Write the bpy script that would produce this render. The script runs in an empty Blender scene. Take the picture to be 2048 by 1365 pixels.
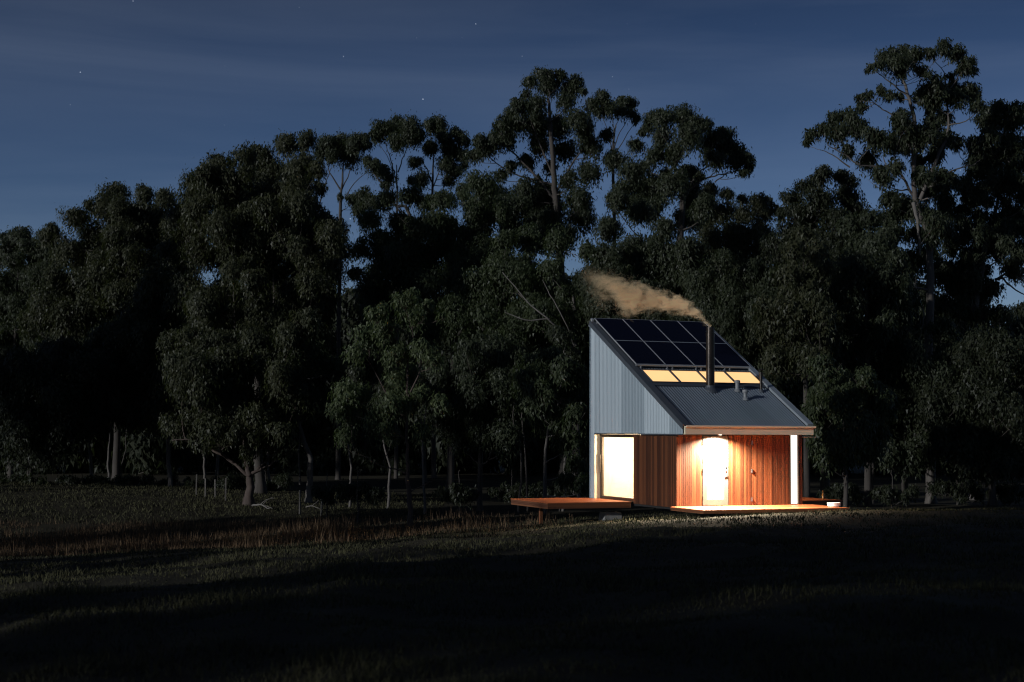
import bpy, math, random
import numpy as np
from mathutils import Matrix, Vector

random.seed(7)
RNG = np.random.default_rng(11)
S = bpy.context.scene
COL = S.collection

# ------------------------------------------------------------------ camera
CAM_Z = 2.165
F_PX, TILT, ROLL = 3022.1, 0.058, 0.0054        # focal length in pixels of a 2048 px wide picture
cam_data = bpy.data.cameras.new('camera')
cam = bpy.data.objects.new('camera', cam_data)
COL.objects.link(cam)
cam_data.sensor_width = 36.0
cam_data.lens = F_PX / 2048 * 36
cam_data.clip_end = 4000
cam_data.dof.use_dof = True
cam_data.dof.focus_distance = 43.0
cam_data.dof.aperture_fstop = 2.0
cam.matrix_world = (Matrix.Translation((0, 0, CAM_Z)) @ Matrix.Rotation(math.pi / 2 + TILT, 4, 'X')
                    @ Matrix.Rotation(ROLL, 4, 'Z'))
S.camera = cam

# ------------------------------------------------------------------ moon and sky
MOON = Vector((-0.771, -0.595, 0.245)).normalized()   # towards the moon
moon_data = bpy.data.lights.new('moon', 'SUN')
moon_data.energy = 2.0
moon_data.angle = math.radians(1.5)
moon_data.color = (0.96, 0.985, 1.0)
moon = bpy.data.objects.new('moon', moon_data)
moon.rotation_euler = (-MOON).to_track_quat('-Z', 'Y').to_euler()
COL.objects.link(moon)

W = bpy.data.worlds.new('World')
S.world = W
W.use_nodes = True
nt = W.node_tree
nt.nodes.clear()
N = nt.nodes.new
LK = nt.links.new
out = N('ShaderNodeOutputWorld')
bg = N('ShaderNodeBackground')
bg.inputs['Strength'].default_value = 0.06
sky = N('ShaderNodeTexSky')
sky.sky_type = 'NISHITA'
sky.sun_disc = False
sky.sun_elevation = math.asin(MOON.z)
sky.sun_rotation = math.atan2(MOON.x, MOON.y)
sky.altitude = 50
sky.air_density = 1.0
sky.dust_density = 0.2
sky.ozone_density = 2.0
tc = N('ShaderNodeTexCoord')
mp = N('ShaderNodeMapping')
mp.inputs['Rotation'].default_value = (0.0, math.radians(9), 0.0)
mp.inputs['Scale'].default_value = (1.2, 1.2, 9.0)
LK(tc.outputs['Generated'], mp.inputs['Vector'])
cl = N('ShaderNodeTexNoise')
cl.inputs['Scale'].default_value = 1.4
cl.inputs['Detail'].default_value = 6
cl.inputs['Roughness'].default_value = 0.55
cl.inputs['Distortion'].default_value = 0.6
LK(mp.outputs[0], cl.inputs['Vector'])
cr = N('ShaderNodeValToRGB')
cr.color_ramp.elements[0].position = 0.36
cr.color_ramp.elements[1].position = 0.74
LK(cl.outputs['Fac'], cr.inputs['Fac'])
tint = N('ShaderNodeMix'); tint.data_type = 'RGBA'; tint.blend_type = 'MULTIPLY'
tint.inputs['Factor'].default_value = 1.0
tint.inputs['B'].default_value = (0.325, 0.40, 0.625, 1)
sxyz = N('ShaderNodeSeparateXYZ'); LK(tc.outputs['Generated'], sxyz.inputs[0])
elev = N('ShaderNodeMapRange'); elev.inputs['From Min'].default_value = 0.05; elev.inputs['From Max'].default_value = 0.30
elev.inputs['To Min'].default_value = 1.4; elev.inputs['To Max'].default_value = 0.52
LK(sxyz.outputs[2], elev.inputs['Value'])
emul = N('ShaderNodeVectorMath'); emul.operation = 'SCALE'
LK(sky.outputs[0], emul.inputs[0]); LK(elev.outputs[0], emul.inputs['Scale'])
LK(emul.outputs[0], tint.inputs['A'])
cloud = N('ShaderNodeMix'); cloud.data_type = 'RGBA'; cloud.blend_type = 'ADD'
cloud.inputs['B'].default_value = (0.55, 0.62, 0.72, 1)
LK(cr.outputs['Color'], cloud.inputs['Factor'])
LK(tint.outputs['Result'], cloud.inputs['A'])
vo = N('ShaderNodeTexVoronoi'); vo.feature = 'F1'
vo.inputs['Scale'].default_value = 85.0
LK(tc.outputs['Generated'], vo.inputs['Vector'])
lt = N('ShaderNodeMath'); lt.operation = 'LESS_THAN'; lt.inputs[1].default_value = 0.028
LK(vo.outputs['Distance'], lt.inputs[0])
sep = N('ShaderNodeSeparateColor')
LK(vo.outputs['Color'], sep.inputs[0])
pw = N('ShaderNodeMath'); pw.operation = 'POWER'; pw.inputs[1].default_value = 1.9
LK(sep.outputs[0], pw.inputs[0])
sm = N('ShaderNodeMath'); sm.operation = 'MULTIPLY'
LK(lt.outputs[0], sm.inputs[0]); LK(pw.outputs[0], sm.inputs[1])
stars = N('ShaderNodeMix'); stars.data_type = 'RGBA'; stars.blend_type = 'ADD'
stars.inputs['B'].default_value = (8, 9, 10.5, 1)
stars.clamp_factor = False
LK(sm.outputs[0], stars.inputs['Factor'])
LK(cloud.outputs['Result'], stars.inputs['A'])
LK(stars.outputs['Result'], bg.inputs['Color'])
LK(bg.outputs[0], out.inputs['Surface'])

S.view_settings.view_transform = 'Standard'
S.view_settings.look = 'None'
S.view_settings.exposure = 0.0
S.view_settings.gamma = 1.0
S.cycles.use_denoising = True
S.cycles.volume_bounces = 8
S.cycles.filter_width = 1.15
S.cycles.max_bounces = 6
S.cycles.transparent_max_bounces = 12
S.cycles.sample_clamp_indirect = 3.0
S.cycles.volume_step_rate = 1.0

# ------------------------------------------------------------------ helpers
def tag(o, label=None, cat=None, group=None, kind=None):
    if label: o['label'] = label
    if cat: o['category'] = cat
    if group: o['group'] = group
    if kind: o['kind'] = kind
    return o

def empty(name, loc=(0, 0, 0), rz=0.0):
    o = bpy.data.objects.new(name, None)
    o.empty_display_size = 0.2
    COL.objects.link(o)
    o.location = loc
    o.rotation_euler = (0, 0, rz)
    return o

def link_mesh(name, me, mat=None, parent=None):
    o = bpy.data.objects.new(name, me)
    COL.objects.link(o)
    if mat is not None and not me.materials:
        me.materials.append(mat)
    if parent is not None:
        o.parent = parent
    return o

def np_mesh(name, V, F, nper, smooth=False):
    """V (n,3), F (m,nper) -> mesh, fast"""
    me = bpy.data.meshes.new(name)
    V = np.asarray(V, np.float32); F = np.asarray(F, np.int32)
    me.vertices.add(len(V)); me.vertices.foreach_set('co', V.ravel())
    me.loops.add(F.size); me.loops.foreach_set('vertex_index', F.ravel())
    me.polygons.add(len(F))
    me.polygons.foreach_set('loop_start', np.arange(0, F.size, nper, dtype=np.int32))
    if smooth:
        me.polygons.foreach_set('use_smooth', np.ones(len(F), bool))
    me.update(calc_edges=True)
    return me

class MB:
    def __init__(s): s.v = []; s.f = []
    def box(s, x0, x1, y0, y1, z0, z1):
        n = len(s.v)
        s.v += [(x0, y0, z0), (x1, y0, z0), (x1, y1, z0), (x0, y1, z0), (x0, y0, z1), (x1, y0, z1), (x1, y1, z1), (x0, y1, z1)]
        s.f += [tuple(n + i for i in q) for q in ((0, 3, 2, 1), (4, 5, 6, 7), (0, 1, 5, 4), (1, 2, 6, 5), (2, 3, 7, 6), (3, 0, 4, 7))]
        return s
    def hexa(s, pts):
        n = len(s.v); s.v += [tuple(p) for p in pts]
        s.f += [tuple(n + i for i in q) for q in ((0, 3, 2, 1), (4, 5, 6, 7), (0, 1, 5, 4), (1, 2, 6, 5), (2, 3, 7, 6), (3, 0, 4, 7))]
        return s
    def prism(s, poly, axis, a, b):
        """extrude a polygon of 2D points along axis (0,1,2) from a to b"""
        n = len(s.v); k = len(poly)
        for t in (a, b):
            for p in poly:
                q = list(p); q.insert(axis, t); s.v.append(tuple(q))
        s.f.append(tuple(n + i for i in range(k))); s.f.append(tuple(n + k + i for i in reversed(range(k))))
        for i in range(k):
            j = (i + 1) % k
            s.f.append((n + i, n + k + i, n + k + j, n + j))
        return s
    def lathe(s, c, prof, seg=16, M=None):
        n = len(s.v); k = len(prof)
        for (r, z) in prof:
            for i in range(seg):
                a = 2 * math.pi * i / seg
                p = Vector((r * math.cos(a), r * math.sin(a), z))
                if M is not None: p = M @ p
                s.v.append((c[0] + p.x, c[1] + p.y, c[2] + p.z))
        for j in range(k - 1):
            for i in range(seg):
                i2 = (i + 1) % seg
                s.f.append((n + j * seg + i, n + j * seg + i2, n + (j + 1) * seg + i2, n + (j + 1) * seg + i))
        s.f.append(tuple(n + i for i in reversed(range(seg))))
        s.f.append(tuple(n + (k - 1) * seg + i for i in range(seg)))
        return s
    def tube(s, pts, rad, seg=6):
        pts = [Vector(p) for p in pts]; n = len(s.v); m = len(pts)
        if not hasattr(rad, '__len__'): rad = [rad] * m
        for i, p in enumerate(pts):
            t = (pts[min(i + 1, m - 1)] - pts[max(i - 1, 0)]).normalized()
            u = t.cross(Vector((0.13, 0.31, 0.94)))
            if u.length < 1e-3: u = t.cross(Vector((1, 0, 0)))
            u.normalize(); w = t.cross(u)
            for k in range(seg):
                a = 2 * math.pi * k / seg
                s.v.append(tuple(p + (u * math.cos(a) + w * math.sin(a)) * rad[i]))
        for i in range(m - 1):
            for k in range(seg):
                k2 = (k + 1) % seg
                s.f.append((n + i * seg + k, n + i * seg + k2, n + (i + 1) * seg + k2, n + (i + 1) * seg + k))
        s.f.append(tuple(n + k for k in reversed(range(seg))))
        s.f.append(tuple(n + (m - 1) * seg + k for k in range(seg)))
        return s
    def mesh(s, name, smooth=False):
        me = bpy.data.meshes.new(name)
        me.from_pydata(s.v, [], s.f)
        if smooth:
            me.polygons.foreach_set('use_smooth', [True] * len(me.polygons))
        me.update()
        return me
    def build(s, name, mat, parent=None, smooth=False, bevel=0.0):
        o = link_mesh(name, s.mesh(name, smooth), mat, parent)
        if bevel:
            b = o.modifiers.new('bevel', 'BEVEL'); b.width = bevel; b.segments = 2; b.limit_method = 'ANGLE'
        return o

# ------------------------------------------------------------------ materials
def mat(name, col, rough=0.6, metal=0.0, spec=0.5):
    m = bpy.data.materials.new(name); m.use_nodes = True
    b = m.node_tree.nodes['Principled BSDF']
    b.inputs['Base Color'].default_value = (*col, 1)
    b.inputs['Roughness'].default_value = rough
    b.inputs['Metallic'].default_value = metal
    b.inputs['Specular IOR Level'].default_value = spec
    return m

def noise_mat(name, c0, c1, scale=4.0, rough=0.7, stretch=(1, 1, 1), metal=0.0, bump=0.0, spec=0.5, island=False, objrand=False, detail=5.0):
    m = mat(name, c0, rough, metal, spec)
    t = m.node_tree; b = t.nodes['Principled BSDF']
    co = t.nodes.new('ShaderNodeTexCoord'); mp_ = t.nodes.new('ShaderNodeMapping')
    mp_.inputs['Scale'].default_value = stretch
    t.links.new(co.outputs['Object'], mp_.inputs['Vector'])
    no = t.nodes.new('ShaderNodeTexNoise'); no.inputs['Scale'].default_value = scale; no.inputs['Detail'].default_value = detail
    t.links.new(mp_.outputs[0], no.inputs['Vector'])
    fac = no.outputs['Fac']
    if objrand or island:
        if objrand:
            rn = t.nodes.new('ShaderNodeObjectInfo').outputs['Random']
        else:
            rn = t.nodes.new('ShaderNodeNewGeometry').outputs['Random Per Island']
        mx = t.nodes.new('ShaderNodeMix'); mx.data_type = 'FLOAT'; mx.inputs['Factor'].default_value = 0.6
        t.links.new(fac, mx.inputs['A']); t.links.new(rn, mx.inputs['B'])
        fac = mx.outputs['Result']
    rp = t.nodes.new('ShaderNodeValToRGB')
    rp.color_ramp.elements[0].position = 0.25; rp.color_ramp.elements[1].position = 0.75
    rp.color_ramp.elements[0].color = (*c0, 1); rp.color_ramp.elements[1].color = (*c1, 1)
    t.links.new(fac, rp.inputs['Fac']); t.links.new(rp.outputs['Color'], b.inputs['Base Color'])
    if bump:
        bp = t.nodes.new('ShaderNodeBump'); bp.inputs['Strength'].default_value = bump; bp.inputs['Distance'].default_value = 0.02
        t.links.new(no.outputs['Fac'], bp.inputs['Height']); t.links.new(bp.outputs[0], b.inputs['Normal'])
    return m

def emit_mat(name, col, strength, vary=0.0, scale=1.0):
    m = bpy.data.materials.new(name); m.use_nodes = True
    t = m.node_tree; t.nodes.clear()
    o = t.nodes.new('ShaderNodeOutputMaterial'); e = t.nodes.new('ShaderNodeEmission')
    e.inputs['Color'].default_value = (*col, 1); e.inputs['Strength'].default_value = strength
    t.links.new(e.outputs[0], o.inputs['Surface'])
    if vary:
        co = t.nodes.new('ShaderNodeTexCoord'); no = t.nodes.new('ShaderNodeTexNoise')
        no.inputs['Scale'].default_value = scale
        t.links.new(co.outputs['Object'], no.inputs['Vector'])
        mr = t.nodes.new('ShaderNodeMapRange')
        mr.inputs['To Min'].default_value = strength * (1 - vary); mr.inputs['To Max'].default_value = strength * (1 + vary)
        t.links.new(no.outputs['Fac'], mr.inputs['Value']); t.links.new(mr.outputs[0], e.inputs['Strength'])
    return m

def pane_mat(name, tintc=(1, 1, 1)):
    m = bpy.data.materials.new(name); m.use_nodes = True
    t = m.node_tree; t.nodes.clear()
    o = t.nodes.new('ShaderNodeOutputMaterial'); tr = t.nodes.new('ShaderNodeBsdfTransparent')
    gl = t.nodes.new('ShaderNodeBsdfGlossy'); mx = t.nodes.new('ShaderNodeMixShader')
    mx.inputs['Fac'].default_value = 0.08
    gl.inputs['Roughness'].default_value = 0.02; tr.inputs['Color'].default_value = (*tintc, 1)
    t.links.new(tr.outputs[0], mx.inputs[1]); t.links.new(gl.outputs[0], mx.inputs[2])
    t.links.new(mx.outputs[0], o.inputs['Surface'])
    return m

M = {}
M['wall_steel'] = noise_mat('galvanised wall steel', (0.165, 0.21, 0.245), (0.285, 0.34, 0.38), 1.2, 0.5, (1, 1, 0.15), 0.15, objrand=True)
M['roof_steel'] = noise_mat('roof steel', (0.125, 0.150, 0.185), (0.17, 0.20, 0.24), 1.5, 0.5, (1, 0.2, 1), 0.2, objrand=True)
M['dark_flash'] = noise_mat('dark flashing', (0.055, 0.065, 0.08), (0.075, 0.085, 0.10), 2.0, 0.5, metal=0.2)
M['grey_flash'] = noise_mat('grey flashing', (0.22, 0.25, 0.28), (0.28, 0.32, 0.35), 2.0, 0.5, metal=0.2)
M['cream'] = noise_mat('cream painted steel', (0.70, 0.63, 0.46), (0.76, 0.68, 0.50), 2.0, 0.45)
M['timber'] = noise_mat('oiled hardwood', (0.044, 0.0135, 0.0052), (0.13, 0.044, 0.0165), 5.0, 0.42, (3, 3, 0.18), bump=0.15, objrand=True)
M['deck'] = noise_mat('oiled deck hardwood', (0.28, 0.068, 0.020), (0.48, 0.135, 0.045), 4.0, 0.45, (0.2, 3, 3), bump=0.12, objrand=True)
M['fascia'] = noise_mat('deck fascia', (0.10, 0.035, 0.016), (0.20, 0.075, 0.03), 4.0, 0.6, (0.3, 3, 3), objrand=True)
M['sheath'] = mat('black building wrap', (0.012, 0.011, 0.011), 0.9)
M['frame'] = noise_mat('bronze aluminium', (0.05, 0.035, 0.025), (0.07, 0.05, 0.035), 3.0, 0.4, metal=0.4)
M['alu'] = noise_mat('anodised aluminium', (0.45, 0.46, 0.48), (0.58, 0.59, 0.6), 3.0, 0.4, metal=0.6)
M['chrome'] = mat('brushed steel', (0.6, 0.6, 0.6), 0.25, 1.0)
M['white'] = noise_mat('white paint', (0.70, 0.69, 0.66), (0.78, 0.77, 0.74), 2.0, 0.5)
M['door_paint'] = noise_mat('grey door paint', (0.062, 0.061, 0.056), (0.078, 0.076, 0.070), 2.0, 0.45)
M['plaster'] = noise_mat('white lining board', (0.46, 0.42, 0.35), (0.52, 0.47, 0.39), 1.0, 0.7)
M['pvglass'] = mat('panel glass', (0.006, 0.008, 0.02), 0.12)
M['cell'] = noise_mat('solar cell', (0.003, 0.004, 0.011), (0.005, 0.0065, 0.016), 9.0, 0.4, spec=0.03)
M['backsheet'] = mat('panel grid lines', (0.03, 0.033, 0.046), 0.4, spec=0.05)
M['flue'] = noise_mat('sooty flue steel', (0.014, 0.012, 0.011), (0.06, 0.048, 0.04), 7.0, 0.35, (1, 1, 0.4), 0.7, bump=0.2)
M['vent'] = noise_mat('grey pvc pipe', (0.16, 0.17, 0.18), (0.24, 0.25, 0.26), 6.0, 0.5)
M['pane'] = pane_mat('window glass')
M['lit_skylight'] = emit_mat('lit skylight blind', (1.0, 0.59, 0.26), 1.22, 0.10, 0.8)
M['lit_door'] = emit_mat('lit obscure door glass', (1.0, 0.94, 0.86), 1.25)
M['lit_slot'] = emit_mat('lit slot window', (1.0, 0.95, 0.86), 2.2)
M['lens'] = emit_mat('downlight lens', (1.0, 0.9, 0.75), 12.0)
M['concrete'] = noise_mat('concrete', (0.22, 0.22, 0.21), (0.34, 0.33, 0.31), 8.0, 0.9, bump=0.2)
M['enamel'] = mat('white enamel', (0.72, 0.72, 0.70), 0.35)
M['bottle'] = noise_mat('amber glass', (0.30, 0.14, 0.03), (0.38, 0.18, 0.05), 3.0, 0.12)
M['paper'] = mat('bottle paper', (0.6, 0.5, 0.3), 0.7)
M['bark'] = noise_mat('eucalypt bark', (0.022, 0.017, 0.014), (0.085, 0.072, 0.062), 2.2, 0.85, (1.5, 1.5, 0.25), bump=0.5)
M['pale_bark'] = noise_mat('pale smooth bark', (0.04, 0.034, 0.03), (0.17, 0.15, 0.135), 1.6, 0.8, (1.2, 1.2, 0.22), bump=0.4)
M['grey_bark'] = noise_mat('grey bark', (0.035, 0.029, 0.025), (0.15, 0.13, 0.115), 1.6, 0.8, (1.2, 1.2, 0.22), bump=0.4)
M['red_bark'] = noise_mat('reddish bark', (0.034, 0.022, 0.018), (0.095, 0.068, 0.055), 2.4, 0.85, (1.5, 1.5, 0.25), bump=0.4)
M['dead'] = noise_mat('bleached dead wood', (0.09, 0.08, 0.07), (0.17, 0.155, 0.14), 4.0, 0.85)
def leaf_mat(name, c0, c1):
    m = noise_mat(name, c0, c1, 0.7, 0.5, island=True, spec=0.2, detail=2.0)
    t = m.node_tree; b = t.nodes['Principled BSDF']; o = t.nodes['Material Output']
    tr = t.nodes.new('ShaderNodeBsdfTranslucent'); mx = t.nodes.new('ShaderNodeAddShader')
    sc = t.nodes.new('ShaderNodeVectorMath'); sc.operation = 'MULTIPLY'; sc.inputs[1].default_value = (.75, .85, .5)
    src = b.inputs['Base Color'].links[0].from_socket
    t.links.new(src, sc.inputs[0]); t.links.new(sc.outputs[0], tr.inputs['Color'])
    t.links.new(b.outputs[0], mx.inputs[0]); t.links.new(tr.outputs[0], mx.inputs[1]); t.links.new(mx.outputs[0], o.inputs['Surface'])
    return m
M['leaf_a'] = leaf_mat('eucalypt leaf', (0.0160, 0.0210, 0.0109), (0.0353, 0.0412, 0.0227))
M['leaf_b'] = leaf_mat('olive leaf', (0.0176, 0.0210, 0.0101), (0.0386, 0.0403, 0.0202))
M['leaf_c'] = leaf_mat('fresh leaf', (0.0185, 0.0260, 0.0118), (0.0403, 0.0496, 0.0235))
M['leaf_e'] = leaf_mat('sapling leaf', (0.026, 0.036, 0.016), (0.064, 0.078, 0.036))
M['leaf_d'] = leaf_mat('shrub leaf', (0.0109, 0.0143, 0.0076), (0.0252, 0.0286, 0.0151))
M['grass'] = noise_mat('short pasture grass', (0.025, 0.024, 0.013), (0.066, 0.064, 0.031), 0.35, 0.8, island=True, spec=0.15)
M['straw'] = noise_mat('tall dry grass', (0.05, 0.032, 0.019), (0.15, 0.098, 0.056), 0.5, 0.8, island=True, spec=0.15)
M['ground'] = noise_mat('pasture soil', (0.020, 0.017, 0.011), (0.050, 0.044, 0.028), 0.8, 0.95, bump=0.3, spec=0.1)
M['post'] = noise_mat('weathered post', (0.08, 0.072, 0.065), (0.15, 0.135, 0.12), 5.0, 0.9)

# ------------------------------------------------------------------ terrain
CTRL = np.array([
    (0, 0, .55), (0, 10, .40), (-6, 10, .25), (8, 10, .45), (0, 18, .22), (-8, 20, -.15), (10, 20, .25),
    (-14, 26, -.75), (-10, 32, -.80), (-4, 33, -.45), (3, 33, -.05), (12, 33, .05), (20, 33, .0),
    (-14, 37, -1.15), (-8, 38, -.95), (-3, 40, -.80), (0, 40.5, -.55), (2.5, 39.5, -.30), (5.0, 40.2, -.15), (7.3, 41.1, -.05), (9.8, 42.2, -.005), (7.0, 43.0, -.3), (9.0, 44.0, -.3), (14, 43, -.06), (22, 44, -.1),
    (-18, 47, -1.9), (-9, 46, -1.55), (-3.5, 46, -1.15), (1.2, 44.5, -.62), (4, 46, -.5), (8, 48, -.5), (12, 50, -.5), (20, 52, -.6),
    (-18, 56, -1.9), (-8, 58, -1.55), (-3.6, 54, -1.25), (0, 52, -1.0), (5, 56, -.9), (14, 60, -.9),
    (-28, 72, -.45), (-20, 66, -.95), (-12, 68, -1.05), (-6, 68, -1.3), (6, 70, -1.2), (24, 70, -1.0), (-30, 90, -1.0), (0, 95, -1.0), (30, 95, -.8),
    (-60, 50, -1.2), (-60, 0, .5), (60, 50, 0), (60, 0, .6), (0, -40, 1.0), (-80, 120, -1), (80, 120, -.6), (0, 160, -.5)], float)
def _rbf():
    P = CTRL[:, :2]; n = len(P)
    D = np.linalg.norm(P[:, None] - P[None], axis=2)
    A = np.zeros((n + 3, n + 3)); A[:n, :n] = D + np.eye(n) * -0.6
    A[:n, n] = 1; A[:n, n + 1:] = P; A[n, :n] = 1; A[n + 1:, :n] = P.T
    return np.linalg.solve(A, np.r_[CTRL[:, 2], 0, 0, 0])
_W = _rbf()
_LAT = RNG.random((64, 64))
def vnoise(x, y):
    xi = np.floor(x).astype(int); yi = np.floor(y).astype(int)
    fx = x - xi; fy = y - yi; fx = fx * fx * (3 - 2 * fx); fy = fy * fy * (3 - 2 * fy)
    g = lambda a, b: _LAT[a % 64, b % 64]
    return (g(xi, yi) * (1 - fx) + g(xi + 1, yi) * fx) * (1 - fy) + (g(xi, yi + 1) * (1 - fx) + g(xi + 1, yi + 1) * fx) * fy
def gz(x, y):
    x = np.atleast_1d(np.asarray(x, float)); y = np.atleast_1d(np.asarray(y, float))
    xc = np.clip(x, -110, 110); yc = np.clip(y, -60, 190)
    z = np.empty(len(x))
    for i in range(0, len(x), 20000):
        q = np.c_[xc[i:i + 20000], yc[i:i + 20000]]
        D = np.linalg.norm(q[:, None] - CTRL[None, :, :2], axis=2)
        z[i:i + 20000] = D @ _W[:-3] + _W[-3] + q @ _W[-2:]
    near = np.exp(-((y - 20) / 40) ** 2)
    damp = np.clip((np.hypot(x - 6.5, y - 43.5) - 3.5) / 6, .12, 1)
    z += near * damp * ((vnoise(x * .45 + 9, y * .45) - .5) * .24 + (vnoise(x * 1.5, y * 1.5) - .5) * .13)
    return z
def gz1(x, y): return float(gz([x], [y])[0])

def axis_pts(lo, hi, dense_lo, dense_hi, step):
    a = list(np.arange(dense_lo, dense_hi, step)); g = step
    v = dense_hi
    while v < hi: a.append(v); g *= 1.25; v += g
    a.append(hi); g = step; v = dense_lo - step
    while v > lo: a.insert(0, v); g *= 1.25; v -= g
    a.insert(0, lo); return np.array(a)
xs = axis_pts(-1500, 1500, -26, 26, 0.35); ys = axis_pts(-900, 3000, 5, 64, 0.35)
XX, YY = np.meshgrid(xs, ys)
ZZ = gz(XX.ravel(), YY.ravel())
nx, ny = len(xs), len(ys)
idx = np.arange(nx * ny).reshape(ny, nx)
FF = np.stack([idx[:-1, :-1], idx[:-1, 1:], idx[1:, 1:], idx[1:, :-1]], -1).reshape(-1, 4)
ground = link_mesh('ground', np_mesh('ground', np.c_[XX.ravel(), YY.ravel(), ZZ], FF, 4, True), M['ground'])
tag(ground, 'dark sloping paddock ground', None, None, 'structure')

def blades(name, X, Y, Hh, Wd, lean, m, label):
    n = len(X); Z = gz(X, Y) - 0.01
    a = RNG.random(n) * math.tau; la = RNG.random(n) * math.tau; le = RNG.random(n) * lean
    dx, dy = np.cos(a) * Wd / 2, np.sin(a) * Wd / 2
    V = np.empty((n, 3, 3))
    V[:, 0] = np.c_[X - dx, Y - dy, Z]; V[:, 1] = np.c_[X + dx, Y + dy, Z]
    V[:, 2] = np.c_[X + np.cos(la) * le * Hh, Y + np.sin(la) * le * Hh, Z + Hh]
    o = link_mesh(name, np_mesh(name, V.reshape(-1, 3), np.arange(3 * n).reshape(-1, 3), 3), m)
    return tag(o, label, 'grass', None, 'stuff')
HX, HY, YAW = 4.818, 42.4, 0.393
cY, sY = math.cos(YAW), math.sin(YAW)
def to_house(X, Y):
    dx, dy = X - HX, Y - HY
    return dx * cY + dy * sY, -dx * sY + dy * cY
def h2w(x, y, z=0.0): return (HX + x * cY - y * sY, HY + x * sY + y * cY, z)
def off_house(X, Y, h=None):
    a, b = to_house(X, Y)
    inside = (a > -.15) & (a < 4.35) & (b > -1.55) & (b < 6.2)
    inside |= (a > -2.8) & (a < 0.2) & (b > 3.4) & (b < 6.4) & (RNG.random(len(a)) < .7)
    inside |= (a > 4.1) & (a < 7.1) & (b > 2.3) & (b < 4.7)
    return ~inside
n = 200000
gy = 7.5 * np.exp(RNG.random(n) * math.log(58 / 7.5)); gx = (RNG.random(n) * 2 - 1) * (gy * 0.40 + 3)
keep = off_house(gx, gy); gx, gy = gx[keep], gy[keep]
tuft = vnoise(gx * .9, gy * .9) * .6 + vnoise(gx * 2.6 + 5, gy * 2.6) * .4
hh = .8 * (0.03 + 0.16 * np.clip(tuft - .28, 0, 1) ** 1.2 * 1.6) * (0.6 + RNG.random(len(gx)) * .8)
blades('short_grass', gx, gy, hh, 0.006 + gy * 0.00075, 1.0, M['grass'], 'dark cropped pasture grass over the foreground slope')
n = 46000
ty = 40 + RNG.random(n) * 19; tx = -(RNG.random(n) ** .9) * 27 + 1.5
edge = 38.5 + 0.06 * (tx + 20) + vnoise(tx * .6, ty * .0) * 2.5
keep = (ty > edge) & off_house(tx, ty) & (tx < 2.5 - (50 - ty) * .18) & ((tx < -5) | (RNG.random(n) < .45)) & ((vnoise(tx * .35 + 3, ty * .35) + .5 * vnoise(tx * 1.3, ty * 1.3) > .62))
tx, ty = tx[keep], ty[keep]
blades('tall_grass', tx, ty, (0.10 + RNG.random(len(tx)) ** 1.6 * .40) * (0.25 + 1.1 * vnoise(tx * .7, ty * .7)), 0.012 + RNG.random(len(tx)) * .02, 0.45,
       M['straw'], 'tall straw coloured grass in the hollow left of the cabin')

n = 26000
by = 59 + RNG.random(n) * 17; bx = -33 + RNG.random(n) * 30
blades('bank_grass', bx, by, (.04 + RNG.random(n) * .12) * (.4 + 1.2 * vnoise(bx * .8, by * .8)), .03 + RNG.random(n) * .03, .9, M['grass'], 'thin moonlit grass on the low bank at the left forest edge')

# ------------------------------------------------------------------ cabin
cabin = tag(empty('cabin', (HX, HY, 0), YAW), 'small steel and timber cabin with steep roof and lit windows at night', 'cabin')
D, PITCH, ZE, ZB, WID = 6.04, 0.495, 2.294, 2.046, 4.215
CP, SP = math.cos(PITCH), math.sin(PITCH)
TP = math.tan(PITCH)
def rf(x, l, o=0.0): return (x, l * CP - o * SP, ZE + l * SP + o * CP)
def zroof(y): return ZE + y * TP
def slab(x0, x1, l0, l1, o0, o1):
    return [rf(x0, l0, o0), rf(x1, l0, o0), rf(x1, l1, o0), rf(x0, l1, o0), rf(x0, l0, o1), rf(x1, l0, o1), rf(x1, l1, o1), rf(x0, l1, o1)]
LTOP = D / CP
YO = 5.70                                            # rear jamb of the side opening
# side wall: dark core with corrugated sheets hung on it
core = MB().prism([(0.05, ZB + .01), (D - .02, ZB + .01), (D - .02, zroof(D) - .06), (0.05, zroof(0.05) - .05)], 0, 0.03, 0.12)
core.box(0.03, 0.24, YO + .004, D - .02, -.02, ZB + .008)
side_wall = core.build('side_wall', M['sheath'], cabin)
def corrugated(y0, y1, zf0, zf1, x, name, parent, amp=0.014, pitch=0.095, per=8):
    ysamp = np.linspace(y0, y1, max(3, int(round((y1 - y0) / pitch * per)) + 1))
    V = []; F = []
    for i, y in enumerate(ysamp):
        xx = x - amp * (1 + math.sin(2 * math.pi * y / pitch))
        V += [(xx, y, zf0(y)), (xx, y, zf1(y))]
        if i: k = 2 * i; F.append((k - 2, k - 1, k + 1, k))
    return link_mesh(name, np_mesh(name, V, F, 4, True), M['wall_steel'], parent)
sheetw = 0.762; y = 0.0
while y < D - .01:
    y1 = min(y + sheetw, D)
    lap = random.uniform(-.005, .006)
    segs = [(y, y1)] if not (y < YO < y1) else [(y, YO), (YO, y1)]
    for (a, b) in segs:
        zb = (lambda q: ZB) if a < YO - .001 else (lambda q: -.12)
        corrugated(a, min(b + .012, D), zb, lambda q: zroof(q) - .035, -.002 - lap, 'corrugated_sheet', side_wall)
    y = y1
MB().box(-.035, .03, 0.0, YO - .003, ZB - .035, ZB - .001).build('drip_flashing', M['dark_flash'], side_wall)
MB().box(-.034, -.002, D - .05, D + .012, -.12, zroof(D) - .03).build('corner_flashing', M['wall_steel'], side_wall)
MB().box(-.028, 0.225, YO - .022, YO - .002, -.01, ZB - .036).build('jamb_lining', M['cream'], side_wall)
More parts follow.
